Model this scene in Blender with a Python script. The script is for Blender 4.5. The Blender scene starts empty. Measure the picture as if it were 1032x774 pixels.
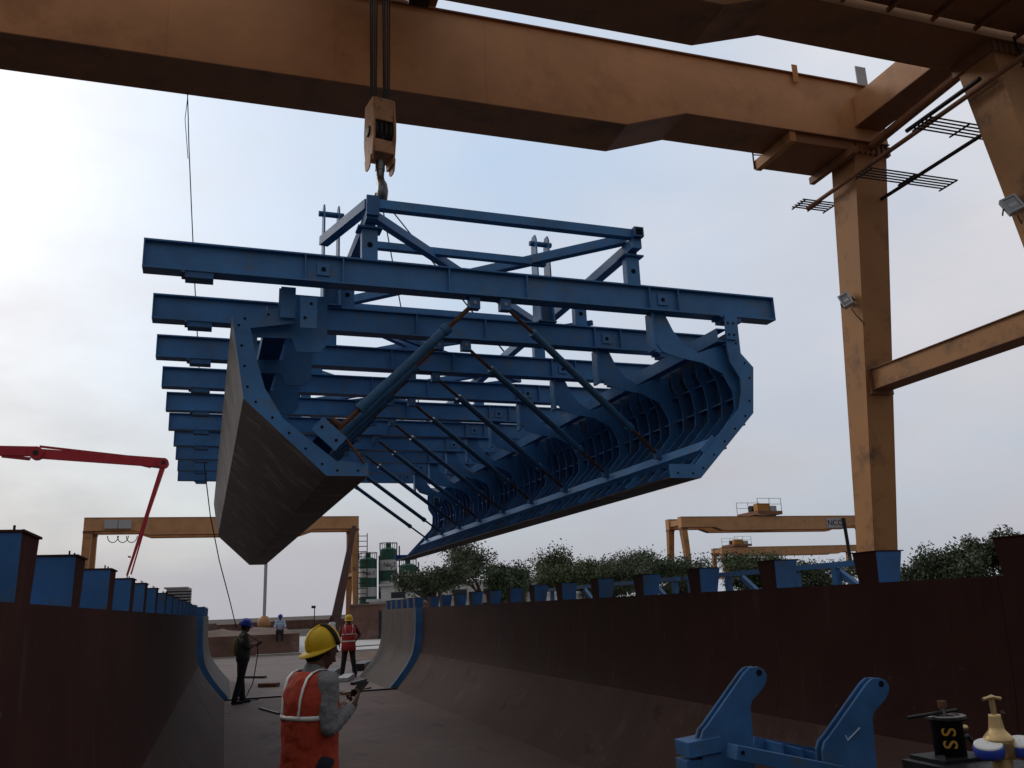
import bpy, math, random
from mathutils import Vector as V, Matrix as M, Euler
random.seed(7)
sc = bpy.context.scene
COL = sc.collection
PI = math.pi

# ------------------------------------------------------------------ camera
W0, H0, F, CX, CY = 1032.0, 774.0, 865.0, 516.0, 387.0
CAMP = V((0, 0, 1.8))
vy = V((227-CX, 623-CY, F)).normalized()
vx = V((3200-CX, 505-CY, F)); vx = (vx - vy*vx.dot(vy)).normalized()
vz = vx.cross(vy)
if vz.y > 0: vz = -vz
RX = M((vx, vy, vz))                       # rows: world axes in the image frame (x right, y down, z forward)
right, down, fwd = [RX @ V(a) for a in ((1,0,0),(0,1,0),(0,0,1))]
cam = bpy.data.cameras.new('camera'); co = bpy.data.objects.new('camera', cam); COL.objects.link(co)
co.matrix_world = M.Translation(CAMP) @ M((right, -down, -fwd)).transposed().to_4x4()
cam.sensor_width = 36; cam.lens = 36*F/W0; cam.clip_end = 3000; cam.clip_start = 0.05
sc.camera = co
def at(x, y, X=None, Y=None, Z=None):
    "the point of the place seen in direction (x, y), at a known distance"
    d = RX @ V((x-CX, y-CY, F))
    t = (Y/d.y) if Y is not None else ((Z-1.8)/d.z if Z is not None else X/d.x)
    return CAMP + d*t

# ------------------------------------------------------------------ materials
def mat(name, col, rough=.6, metal=0, var=.25, vscale=3., col2=None, c2amt=.5, c2scale=2., streak=0, bump=.0, bscale=30., spec=.22, patch=None, stretch=None, spat=None):
    m = bpy.data.materials.new(name); m.use_nodes = True
    nt = m.node_tree; n = nt.nodes; L = nt.links
    b = n['Principled BSDF']; b.inputs['Roughness'].default_value = rough; b.inputs['Metallic'].default_value = metal
    b.inputs['Specular IOR Level'].default_value = spec
    tc = n.new('ShaderNodeTexCoord'); mp = n.new('ShaderNodeMapping')
    L.new(tc.outputs['Object'], mp.inputs['Vector'])
    if stretch: mp.inputs['Scale'].default_value = stretch
    nz = n.new('ShaderNodeTexNoise'); nz.inputs['Scale'].default_value = vscale; nz.inputs['Detail'].default_value = 8; nz.inputs['Roughness'].default_value = .65
    L.new(mp.outputs[0], nz.inputs['Vector'])
    mx = n.new('ShaderNodeMix'); mx.data_type = 'RGBA'; mx.blend_type = 'MIX'
    r = n.new('ShaderNodeValToRGB'); r.color_ramp.elements[0].position = .3; r.color_ramp.elements[1].position = .7
    L.new(nz.outputs['Fac'], r.inputs[0])
    lo = [c*(1-var) for c in col]; hi = [min(1, c*(1+var)) for c in col]
    mx.inputs['A'].default_value = (*lo, 1); mx.inputs['B'].default_value = (*hi, 1); L.new(r.outputs[0], mx.inputs['Factor'])
    out = mx.outputs['Result']
    if col2:
        z2 = n.new('ShaderNodeTexNoise'); z2.inputs['Scale'].default_value = c2scale; z2.inputs['Detail'].default_value = 10; z2.inputs['Roughness'].default_value = .7
        mp2 = n.new('ShaderNodeMapping'); mp2.inputs['Location'].default_value = (3.1, 7.7, 1.3)
        if streak: mp2.inputs['Scale'].default_value = streak
        L.new(tc.outputs['Object'], mp2.inputs['Vector']); L.new(mp2.outputs[0], z2.inputs['Vector'])
        r2 = n.new('ShaderNodeValToRGB'); r2.color_ramp.elements[0].position = .62-.3*c2amt; r2.color_ramp.elements[1].position = .78-.2*c2amt
        L.new(z2.outputs['Fac'], r2.inputs[0])
        m2 = n.new('ShaderNodeMix'); m2.data_type = 'RGBA'; L.new(r2.outputs[0], m2.inputs['Factor']); L.new(out, m2.inputs['A'])
        m2.inputs['B'].default_value = (*col2, 1); out = m2.outputs['Result']
    if spat:
        for (c_, sc_, th_, st_) in spat:
            z4 = n.new('ShaderNodeTexNoise'); z4.inputs['Scale'].default_value = sc_; z4.inputs['Detail'].default_value = 4; z4.inputs['Roughness'].default_value = .6
            m4 = n.new('ShaderNodeMapping'); m4.inputs['Location'].default_value = (1.7*sc_, 2.3, 5.1); m4.inputs['Scale'].default_value = st_
            L.new(tc.outputs['Object'], m4.inputs['Vector']); L.new(m4.outputs[0], z4.inputs['Vector'])
            r4 = n.new('ShaderNodeValToRGB'); r4.color_ramp.elements[0].position = th_; r4.color_ramp.elements[1].position = th_+.06; r4.color_ramp.elements[1].color = (.75,.75,.75,1)
            L.new(z4.outputs['Fac'], r4.inputs[0]); x4 = n.new('ShaderNodeMix'); x4.data_type = 'RGBA'
            L.new(r4.outputs[0], x4.inputs['Factor']); L.new(out, x4.inputs['A']); x4.inputs['B'].default_value = (*c_, 1); out = x4.outputs['Result']
    L.new(out, b.inputs['Base Color'])
    rr = n.new('ShaderNodeMapRange'); rr.inputs['To Min'].default_value = max(0, rough-.12); rr.inputs['To Max'].default_value = min(1, rough+.15)
    L.new(nz.outputs['Fac'], rr.inputs['Value']); L.new(rr.outputs[0], b.inputs['Roughness'])
    if bump:
        z3 = n.new('ShaderNodeTexNoise'); z3.inputs['Scale'].default_value = bscale; z3.inputs['Detail'].default_value = 6
        L.new(tc.outputs['Object'], z3.inputs['Vector'])
        bp = n.new('ShaderNodeBump'); bp.inputs['Strength'].default_value = bump; bp.inputs['Distance'].default_value = .02
        L.new(z3.outputs['Fac'], bp.inputs['Height']); L.new(bp.outputs[0], b.inputs['Normal'])
    return m
BLUE = mat('blue_paint', (.052,.180,.385), .42, 0, .24, 2.5, (.11,.155,.21), .32, 5, bump=.05, bscale=14, spec=.35, spat=[((.16,.10,.07),8,.685,(1,1,1)),((.28,.27,.25),17,.71,(1,1,1))])
BLUE2 = mat('blue_paint_dull_shaded', (.038,.125,.285), .5, 0, .3, 3, (.08,.095,.10), .35, 4, bump=.05, spec=.3)  # dull blue parts; on the wing ribs the darker tone is painted-in shade
STEELP = mat('bare_shutter_plate', (.052,.034,.026), .5, 0, .4, 1.2, (.21,.165,.135), .34, 1.5, streak=(.8,2.2,2.6), bump=.06, bscale=4, spec=.12)
STEELG = mat('worn_grey_plate', (.085,.069,.062), .65, 0, .3, 2, (.035,.026,.023), .4, 1.6, streak=(1,4,.3), bump=.05, spec=.08)
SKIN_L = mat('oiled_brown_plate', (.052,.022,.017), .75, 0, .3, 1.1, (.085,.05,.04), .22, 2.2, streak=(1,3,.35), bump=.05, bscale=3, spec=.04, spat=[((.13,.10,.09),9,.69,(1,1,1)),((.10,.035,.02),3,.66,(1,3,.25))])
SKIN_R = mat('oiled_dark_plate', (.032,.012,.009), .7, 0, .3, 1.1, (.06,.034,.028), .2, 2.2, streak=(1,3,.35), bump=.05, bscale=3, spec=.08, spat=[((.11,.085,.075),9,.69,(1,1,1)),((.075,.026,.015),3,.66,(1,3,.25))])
HAUNCH = mat('dusty_brown_haunch', (.060,.033,.026), .75, 0, .25, 1.3, (.09,.06,.05), .25, 1.6, bump=.06, bscale=6, spec=.1, spat=[((.17,.14,.12),12,.68,(1,1,1)),((.03,.018,.014),2.2,.6,(1,.5,1))])
FLOORM = mat('brown_mould_floor', (.092,.054,.043), .75, 0, .22, 1.3, (.13,.088,.072), .35, .9, bump=.08, bscale=8, spat=[((.24,.20,.18),10,.69,(1,1,1)),((.035,.022,.018),1.6,.60,(1,.45,1))])
SLAB = mat('dusty_concrete', (.17,.135,.125), .85, 0, .2, 1.2, (.12,.085,.07), .35, .55, bump=.15, bscale=6)
PALE = mat('pale_concrete', (.48,.47,.46), .8, 0, .12, 1.5, (.3,.27,.25), .3, .8)
GROUND = mat('dusty_ground', (.085,.065,.052), .95, 0, .3, .5, (.09,.06,.045), .4, .2, bump=.4, bscale=2)
EARTH = mat('bare_earth', (.12,.075,.055), .95, 0, .35, .9, (.24,.17,.13), .3, .7, bump=.6, bscale=3)
MUDW = mat('old_brick', (.16,.09,.07), .9, 0, .3, 1.2, (.26,.20,.17), .3, .6, bump=.3, bscale=12)
ORANGE = mat('orange_crane_paint', (.48,.22,.055), .5, 0, .12, 1.2, (.28,.14,.07), .22, .9, bump=.03, bscale=2)
ORANGE_W = mat('faded_crane_web_paint', (.54,.285,.135), .5, 0, .13, .7, (.33,.16,.07), .3, .4, bump=.03, bscale=2)
ORANGE_L = mat('stained_leg_paint', (.42,.205,.080), .55, 0, .1, .8, (.13,.075,.05), .34, 1.1, bump=.03)
ORANGE_D = mat('brown_crane_paint', (.24,.115,.06), .55, 0, .2, 1.5, (.1,.06,.04), .3, 1)
RAKE = mat('dark_brown_paint', (.035,.015,.012), .8, 0, .15, 1, spec=.05)
HOOKM = mat('hook_block_paint', (.50,.25,.12), .55, 0, .2, 5, (.12,.08,.06), .35, 6, bump=.1)
DARKM = mat('dark_greasy_steel', (.035,.03,.028), .45, .5, .3, 6)
STEELM = mat('worn_steel', (.20,.19,.19), .35, .8, .3, 14, (.08,.06,.05), .4, 9, bump=.2)
RUST = mat('rusty_rod', (.13,.06,.035), .8, .1, .35, 18, (.10,.04,.02), .4, 25, bump=.4, bscale=60)
BLUE3 = mat('shaded_blue_lining', (.022,.062,.135), .7, 0, .3, 3, (.05,.055,.06), .35, 4, spec=.15)  # darker blue for the wing linings, interior shade put into the colour
TUBE = mat('blue_tube', (.038,.115,.22), .45, 0, .25, 5, (.08,.10,.09), .3, 7)
HOLE = mat('bolt_hole', (.004,.005,.008), .9, 0, .1)
ROPE = mat('wire_rope_dark', (.04,.037,.035), .6, .3, .2, 20)
RED = mat('red_boom_paint', (.42,.035,.045), .45, 0, .15, 2)
GREY = mat('light_grey_paint', (.42,.43,.44), .55, 0, .1, 3)
WHITE = mat('white_wall_paint', (.55,.54,.52), .85, 0, .12, 1, (.32,.29,.26), .3, .7)
GLASS = mat('dark_glass', (.03,.035,.04), .12, 0, .1)
LENS = mat('lamp_glass', (.30,.32,.33), .15, .1, .1, 8)
GREEN = mat('silo_green', (.03,.095,.07), .6, 0, .25, 1.2, (.02,.06,.05), .3, 1)
SILOW = mat('silo_white', (.50,.52,.52), .6, 0, .1, 1)
BARK = mat('bark', (.09,.065,.05), .95, 0, .3, 6, bump=.6, bscale=20)
SKINC = mat('brown_skin', (.085,.042,.027), .5, 0, .12, 12, bump=.05, bscale=90)
HAIR = mat('black_hair', (.01,.009,.009), .7, 0, .2, 30, bump=.5, bscale=150)
VEST = mat('orange_hi_vis', (.38,.046,.022), .75, 0, .14, 6, (.33,.035,.02), .3, 8, bump=1., bscale=9)
VESTR = mat('red_hi_vis', (.42,.04,.04), .75, 0, .14, 6)
REFL = mat('reflective_tape', (.68,.67,.64), .35, 0, .12, 14)
GREYC = mat('grey_cloth', (.17,.165,.165), .85, 0, .2, 7, (.10,.098,.10), .3, 9, bump=1., bscale=16)
NAVY = mat('dark_cloth', (.022,.024,.03), .9, 0, .2, 8, bump=.3, bscale=18)
DKGREEN = mat('dull_shirt_cloth', (.05,.05,.045), .9, 0, .2, 8)
LIMEC = mat('olive_yellow_cloth', (.16,.17,.05), .8, 0, .2, 8)
SKY_B = mat('light_blue_cloth', (.36,.46,.62), .85, 0, .15, 8)
MAROON = mat('maroon_cloth', (.09,.03,.035), .9, 0, .2, 8)
YELLOW = mat('yellow_helmet_shell', (.55,.34,.012), .45, 0, .07, 5, (.42,.28,.04), .18, 9)
BHELM = mat('blue_helmet_shell', (.02,.045,.28), .4, 0, .1, 5)
STRAP = mat('dark_strap', (.02,.014,.012), .8, 0, .2, 20)
BLACKP = mat('black_gloss', (.008,.008,.009), .25, 0, .1)
BLACKO = mat('oily_black_paint', (.012,.014,.015), .42, .2, .3, 20, (.05,.035,.025), .25, 30, bump=.1)
BRASS = mat('brass', (.56,.40,.19), .38, .75, .12, 20, (.32,.22,.10), .25, 40)
GBLUE = mat('gauge_blue_rubber', (.025,.055,.34), .45, 0, .08, 8)
YELT = mat('yellow_marker_paint', (.42,.22,.03), .7, 0, .2, 30)
WOOD = mat('wood', (.24,.15,.09), .85, 0, .25, 6, bump=.2, stretch=(1,6,6))
CHALK = mat('chalk', (.5,.6,.7), .9, 0, .1)
CYLM = mat('maroon_cylinder_paint', (.05,.02,.02), .5, .1, .2, 6)

def leafmat(name, a, b):
    m = bpy.data.materials.new(name); m.use_nodes = True; nt = m.node_tree; n = nt.nodes; L = nt.links
    p = n['Principled BSDF']; p.inputs['Roughness'].default_value = .65
    tc = n.new('ShaderNodeTexCoord'); nz = n.new('ShaderNodeTexNoise'); nz.inputs['Scale'].default_value = 1.3; nz.inputs['Detail'].default_value = 6
    L.new(tc.outputs['Object'], nz.inputs['Vector'])
    r = n.new('ShaderNodeValToRGB'); r.color_ramp.elements[0].position = .35; r.color_ramp.elements[1].position = .65
    r.color_ramp.elements[0].color = (*a, 1); r.color_ramp.elements[1].color = (*b, 1)
    L.new(nz.outputs['Fac'], r.inputs[0]); L.new(r.outputs[0], p.inputs['Base Color'])
    return m
LEAF1 = leafmat('dark_leaves', (.024,.042,.016), (.08,.115,.045))
LEAF2 = leafmat('dull_leaves', (.028,.042,.018), (.088,.11,.05))
LEAF3 = leafmat('olive_leaves', (.03,.048,.016), (.09,.115,.042))

# ------------------------------------------------------------------ mesh builder
class MB:
    def __init__(s): s.v=[]; s.f=[]; s.mi=[]; s.sm=[]; s.mats=[]
    def _m(s, m):
        if m not in s.mats: s.mats.append(m)
        return s.mats.index(m)
    def add(s, vs, fs, m, smooth=False):
        o=len(s.v); s.v += [V(p) for p in vs]; k=s._m(m)
        for f in fs: s.f.append([i+o for i in f]); s.mi.append(k); s.sm.append(smooth)
    def box(s, lo, hi, m):
        x0,y0,z0=lo; x1,y1,z1=hi
        s.add([(x0,y0,z0),(x1,y0,z0),(x1,y1,z0),(x0,y1,z0),(x0,y0,z1),(x1,y0,z1),(x1,y1,z1),(x0,y1,z1)],
              [(3,2,1,0),(4,5,6,7),(0,1,5,4),(1,2,6,5),(2,3,7,6),(3,0,4,7)], m)
    def obox(s, c, ax, m):
        "oriented box: centre and three half-axis vectors"
        c=V(c); a,b,d=[V(q) for q in ax]
        vs=[c+a*i+b*j+d*k for k in(-1,1) for j in(-1,1) for i in(-1,1)]
        s.add(vs,[(0,2,3,1),(4,5,7,6),(0,1,5,4),(2,6,7,3),(0,4,6,2),(1,3,7,5)], m)
    def bar(s, p, q, w, h, m, up=(0,0,1)):
        p=V(p); q=V(q); d=(q-p); l=d.length; d.normalize(); u=V(up)
        if abs(d.dot(u))>.98: u=V((0,1,0))
        a=d.cross(u).normalized(); u=a.cross(d)
        s.obox((p+q)/2,(a*w/2,u*h/2,d*l/2),m)
    def taper(s, p, q, w0, h0, w1, h1, m, ax=(1,0,0), ay=(0,1,0)):
        p=V(p);q=V(q);ax=V(ax);ay=V(ay);vs=[]
        for c,w,h in((p,w0,h0),(q,w1,h1)):
            for i,j in((-1,-1),(1,-1),(1,1),(-1,1)): vs.append(c+ax*w/2*i+ay*h/2*j)
        s.add(vs,[(3,2,1,0),(4,5,6,7),(0,1,5,4),(1,2,6,5),(2,3,7,6),(3,0,4,7)],m)
    def tube(s, pts, r, m, n=8, cap=True, smooth=True):
        pts=[V(p) for p in pts]; rs=r if isinstance(r,(list,tuple)) else [r]*len(pts)
        vs=[];fs=[];pa=None
        for i,p in enumerate(pts):
            d=(pts[min(i+1,len(pts)-1)]-pts[max(i-1,0)]).normalized()
            if pa is None:
                u=V((0,0,1)) if abs(d.z)<.9 else V((1,0,0)); a=d.cross(u).normalized()
            else: a=(pa-d*pa.dot(d)).normalized()
            pa=a; b=d.cross(a)
            for k in range(n):
                t=2*PI*k/n; vs.append(p+(a*math.cos(t)+b*math.sin(t))*rs[i])
        for i in range(len(pts)-1):
            for k in range(n): fs.append((i*n+k,i*n+(k+1)%n,(i+1)*n+(k+1)%n,(i+1)*n+k))
        s.add(vs,fs,m,smooth)
        if cap:
            s.add(vs[:n],[tuple(range(n))[::-1]],m); s.add(vs[-n:],[tuple(range(n))],m)
    def prism(s, poly, off, m, org=(0,0,0), ax=(1,0,0), ay=(0,0,1)):
        "2-D polygon (any shape) in plane ax, ay extruded by vector off"
        from mathutils.geometry import tessellate_polygon
        org=V(org);ax=V(ax);ay=V(ay);off=V(off)
        a=[org+ax*p[0]+ay*p[1] for p in poly]; n=len(a)
        tr=tessellate_polygon([a]); nn=V((0,0,0))
        for i in range(n): nn+=(a[i]-a[0]).cross(a[(i+1)%n]-a[0])
        rev = nn.dot(off)>0
        vs=a+[p+off for p in a]; fs=[]
        for t in tr:
            t=tuple(t); nt=(a[t[1]]-a[t[0]]).cross(a[t[2]]-a[t[0]])
            out_low = nt.dot(off)<0
            fs.append(t if out_low else t[::-1]); fs.append(tuple(i+n for i in (t[::-1] if out_low else t)))
        for i in range(n):
            j=(i+1)%n; q=(i,j,j+n,i+n); fs.append(q if rev else q[::-1])
        s.add(vs,fs,m)
    def disc(s, c, nrm, r, m, t=.004, n=12):
        c=V(c); nrm=V(nrm).normalized(); s.tube([c-nrm*t,c+nrm*t],r,m,n)
    def lathe(s, c, prof, m, n=20, axis=(0,0,1), smooth=True):
        c=V(c); ax=V(axis).normalized(); u=V((1,0,0)) if abs(ax.x)<.9 else V((0,1,0)); a=(u-ax*u.dot(ax)).normalized(); b=ax.cross(a)
        vs=[];fs=[]
        for r,h in prof:
            for k in range(n):
                t=2*PI*k/n; vs.append(c+ax*h+(a*math.cos(t)+b*math.sin(t))*max(r,1e-4))
        for i in range(len(prof)-1):
            for k in range(n): fs.append((i*n+k,i*n+(k+1)%n,(i+1)*n+(k+1)%n,(i+1)*n+k))
        s.add(vs,fs,m,smooth)
    def mesh(s, name):
        me=bpy.data.meshes.new(name); me.from_pydata([tuple(p) for p in s.v],[],s.f)
        for m in s.mats: me.materials.append(m)
        me.polygons.foreach_set('material_index', s.mi); me.polygons.foreach_set('use_smooth', s.sm); me.update(); return me
    def build(s, name, parent=None, bevel=0):
        o=bpy.data.objects.new(name, s.mesh(name)); COL.objects.link(o)
        if parent: o.parent=parent
        if bevel:
            b=o.modifiers.new('bevel','BEVEL'); b.width=bevel; b.segments=2; b.limit_method='ANGLE'
        return o
def tag(o, label, cat, group=None):
    o['label']=label; o['category']=cat
    if group: o['group']=group
    return o
def thing(name, label, cat, loc=(0,0,0), rz=0, group=None):
    o=bpy.data.objects.new(name,None); COL.objects.link(o); o.location=loc; o.rotation_euler=(0,0,rz)
    o.empty_display_size=.2
    return tag(o,label,cat,group)
def struct(o): o['kind']='structure'; return o
def text_mesh(txt, size, m, name, parent, mw, depth=.002):
    cu=bpy.data.curves.new(name,'FONT'); cu.body=txt; cu.size=size; cu.extrude=depth; cu.offset=(.0008 if txt=="S" else 0); cu.align_x='CENTER'; cu.align_y='CENTER'
    t=bpy.data.objects.new(name,cu); COL.objects.link(t); dg=bpy.context.evaluated_depsgraph_get()
    me=bpy.data.meshes.new_from_object(t.evaluated_get(dg)); bpy.data.objects.remove(t)
    me.materials.clear(); me.materials.append(m)
    o=bpy.data.objects.new(name,me); COL.objects.link(o); o.parent=parent; o.matrix_local=mw; return o

# ------------------------------------------------------------------ world and sun
SUN_EL, SUN_AZ = math.radians(34), math.radians(-38)   # azimuth from +Y towards +X
w=bpy.data.worlds.new('World'); sc.world=w; w.use_nodes=True; nt=w.node_tree; n=nt.nodes; L=nt.links
bg=n['Background']; bg.inputs['Strength'].default_value=.1
sky=n.new('ShaderNodeTexSky'); sky.sky_type='NISHITA'; sky.sun_disc=False; sky.sun_elevation=SUN_EL; sky.sun_rotation=SUN_AZ; sky.dust_density=3; sky.air_density=1.2
tc=n.new('ShaderNodeTexCoord'); sep=n.new('ShaderNodeSeparateXYZ'); L.new(tc.outputs['Generated'],sep.inputs[0])
gr=n.new('ShaderNodeValToRGB'); L.new(sep.outputs['Z'],gr.inputs[0])
E=gr.color_ramp.elements; E[0].position=0; E[0].color=(.45,.45,.50,1); E[1].position=1; E[1].color=(.66,.68,.72,1)
for p,c in ((.12,(.52,.525,.57)),(.3,(.66,.655,.70)),(.5,(.74,.74,.78))):
    e=E.new(p); e.color=(*c,1)
cl=n.new('ShaderNodeVectorMath'); cl.operation='SCALE'; cl.inputs['Scale'].default_value=10.; L.new(gr.outputs[0],cl.inputs[0])
mp=n.new('ShaderNodeMapping'); mp.inputs['Scale'].default_value=(1,1,2.4); mp.inputs['Location'].default_value=(.35,.1,.62); L.new(tc.outputs['Generated'],mp.inputs['Vector'])
nz=n.new('ShaderNodeTexNoise'); nz.inputs['Scale'].default_value=1.5; nz.inputs['Detail'].default_value=7; nz.inputs['Roughness'].default_value=.55; L.new(mp.outputs[0],nz.inputs['Vector'])
# cloud cover: thinner towards the upper left (a break in the overcast), thick elsewhere
dt=n.new('ShaderNodeVectorMath'); dt.operation='DOT_PRODUCT'; brk=(RX@V((190-CX,110-CY,F))).normalized(); dt.inputs[1].default_value=brk; L.new(tc.outputs['Generated'],dt.inputs[0])
mr=n.new('ShaderNodeMapRange'); mr.inputs['From Min'].default_value=.79; mr.inputs['From Max'].default_value=.985; mr.inputs['To Min'].default_value=.96; mr.inputs['To Max'].default_value=.44; L.new(dt.outputs['Value'],mr.inputs['Value'])
nr=n.new('ShaderNodeMapRange'); nr.inputs['From Min'].default_value=.38; nr.inputs['From Max'].default_value=.68; nr.inputs['To Min'].default_value=-.16; nr.inputs['To Max'].default_value=.42; L.new(nz.outputs['Fac'],nr.inputs['Value'])
ad=n.new('ShaderNodeMath'); ad.operation='ADD'; ad.use_clamp=True; L.new(mr.outputs[0],ad.inputs[0]); L.new(nr.outputs[0],ad.inputs[1])
# the unseen sky behind the viewer is dimmed to lower the light on the scene
bk=n.new('ShaderNodeMapRange'); bk.inputs['From Min'].default_value=-.9; bk.inputs['From Max'].default_value=.55; bk.inputs['To Min'].default_value=.40; bk.inputs['To Max'].default_value=1.; L.new(sep.outputs['Y'],bk.inputs['Value'])
sb=n.new('ShaderNodeVectorMath'); sb.operation='SCALE'; L.new(cl.outputs[0],sb.inputs[0]); L.new(bk.outputs[0],sb.inputs['Scale'])
# fine cloud relief
nz2=n.new('ShaderNodeTexNoise'); nz2.inputs['Scale'].default_value=3.2; nz2.inputs['Detail'].default_value=9; nz2.inputs['Roughness'].default_value=.5; L.new(mp.outputs[0],nz2.inputs['Vector'])
r2=n.new('ShaderNodeMapRange'); r2.inputs['To Min'].default_value=.86; r2.inputs['To Max'].default_value=1.14; L.new(nz2.outputs['Fac'],r2.inputs['Value'])
s3=n.new('ShaderNodeVectorMath'); s3.operation='SCALE'; L.new(sb.outputs[0],s3.inputs[0]); L.new(r2.outputs[0],s3.inputs['Scale'])
sk=n.new('ShaderNodeVectorMath'); sk.operation='SCALE'; sk.inputs['Scale'].default_value=1.; L.new(sky.outputs[0],sk.inputs[0])
hz=n.new('ShaderNodeVectorMath'); hz.operation='ADD'; hz.inputs[1].default_value=(1.3,2.7,4.2); L.new(sk.outputs[0],hz.inputs[0])
mx=n.new('ShaderNodeMix'); mx.data_type='RGBA'; L.new(ad.outputs[0],mx.inputs['Factor']); L.new(hz.outputs[0],mx.inputs['A']); L.new(s3.outputs[0],mx.inputs['B'])
# a warmer cream bank of cloud low on the left
dw=n.new('ShaderNodeVectorMath'); dw.operation='DOT_PRODUCT'; dw.inputs[1].default_value=(RX@V((-60-CX,330-CY,F))).normalized(); L.new(tc.outputs['Generated'],dw.inputs[0])
wr=n.new('ShaderNodeMapRange'); wr.inputs['From Min'].default_value=.82; wr.inputs['From Max'].default_value=1; L.new(dw.outputs['Value'],wr.inputs['Value'])
wm=n.new('ShaderNodeMix'); wm.data_type='RGBA'; wm.blend_type='MULTIPLY'; wm.inputs['B'].default_value=(1.03,1.0,.96,1); L.new(wr.outputs[0],wm.inputs['Factor']); L.new(mx.outputs['Result'],wm.inputs['A'])
wm.clamp_result=False
L.new(wm.outputs['Result'],bg.inputs['Color'])
sl=bpy.data.lights.new('sun','SUN'); sl.energy=.55; sl.angle=math.radians(14); sl.color=(1,.95,.88)
so=bpy.data.objects.new('sun',sl); COL.objects.link(so)
sd=V((math.sin(SUN_AZ)*math.cos(SUN_EL), math.cos(SUN_AZ)*math.cos(SUN_EL), math.sin(SUN_EL)))
so.rotation_euler=(-sd).to_track_quat('-Z','Y').to_euler()
sc.view_settings.view_transform='Standard'; sc.view_settings.look='None'; sc.view_settings.exposure=0; sc.view_settings.gamma=1

# ------------------------------------------------------------------ setting
b=MB(); b.box((-900,-300,-.5),(1200,1500,-.012),GROUND); struct(b.build('ground'))
b=MB(); b.box((-.25,-3,-.010),(4.25,21.55,0),FLOORM)
struct(b.build('floor'))
b=MB(); b.box((-.6,21.62,-.010),(9.5,43.0,-.004),SLAB); struct(b.build('concrete_slab'))
b=MB(); b.box((4.6,28,-.003),(14,43.0,.002),EARTH); struct(b.build('earth_strip'))
b=MB(); b.box((1.5,45.5,.0),(40,80,.004),PALE); struct(b.build('concrete_apron'))
# earth bank behind the yard
b=MB(); N=70; vs=[];fs=[]
prof=[(46.6,.9),(48.5,1.0),(51,1.05),(55,1.1),(60,1.0),(90,.4),(110,-.1)]
for i in range(N+1):
    x=-60+ (63.5)*i/N
    for (y,z) in prof:
        vs.append((x,y+random.uniform(-.3,.3)*(y>47),z+random.uniform(-.16,.16)*(y>47)*(z>0)))
k=len(prof)
for i in range(N):
    for j in range(k-1): a=i*k+j; fs.append((a,a+k,a+k+1,a+1))
b.add(vs,fs,EARTH,True); struct(b.build('earth_bank'))
b=MB(); b.box((-60,46.2,-.01),(3.6,46.6,.93),MUDW)
tag(b.build('retaining_wall'),'low dark brick retaining wall across the end of the yard below the earth bank','wall')
b=MB()
x=-130
while x<15:
    l=random.uniform(3.5,6.2); h=random.uniform(.98,1.2); b.box((x,124,.0),(x+l-.012,124.25,h),random.choice([MUDW,MUDW,SLAB])); x+=l
tag(b.build('boundary_wall'),'long patchy brown boundary wall on top of the earth bank','wall')

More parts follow.
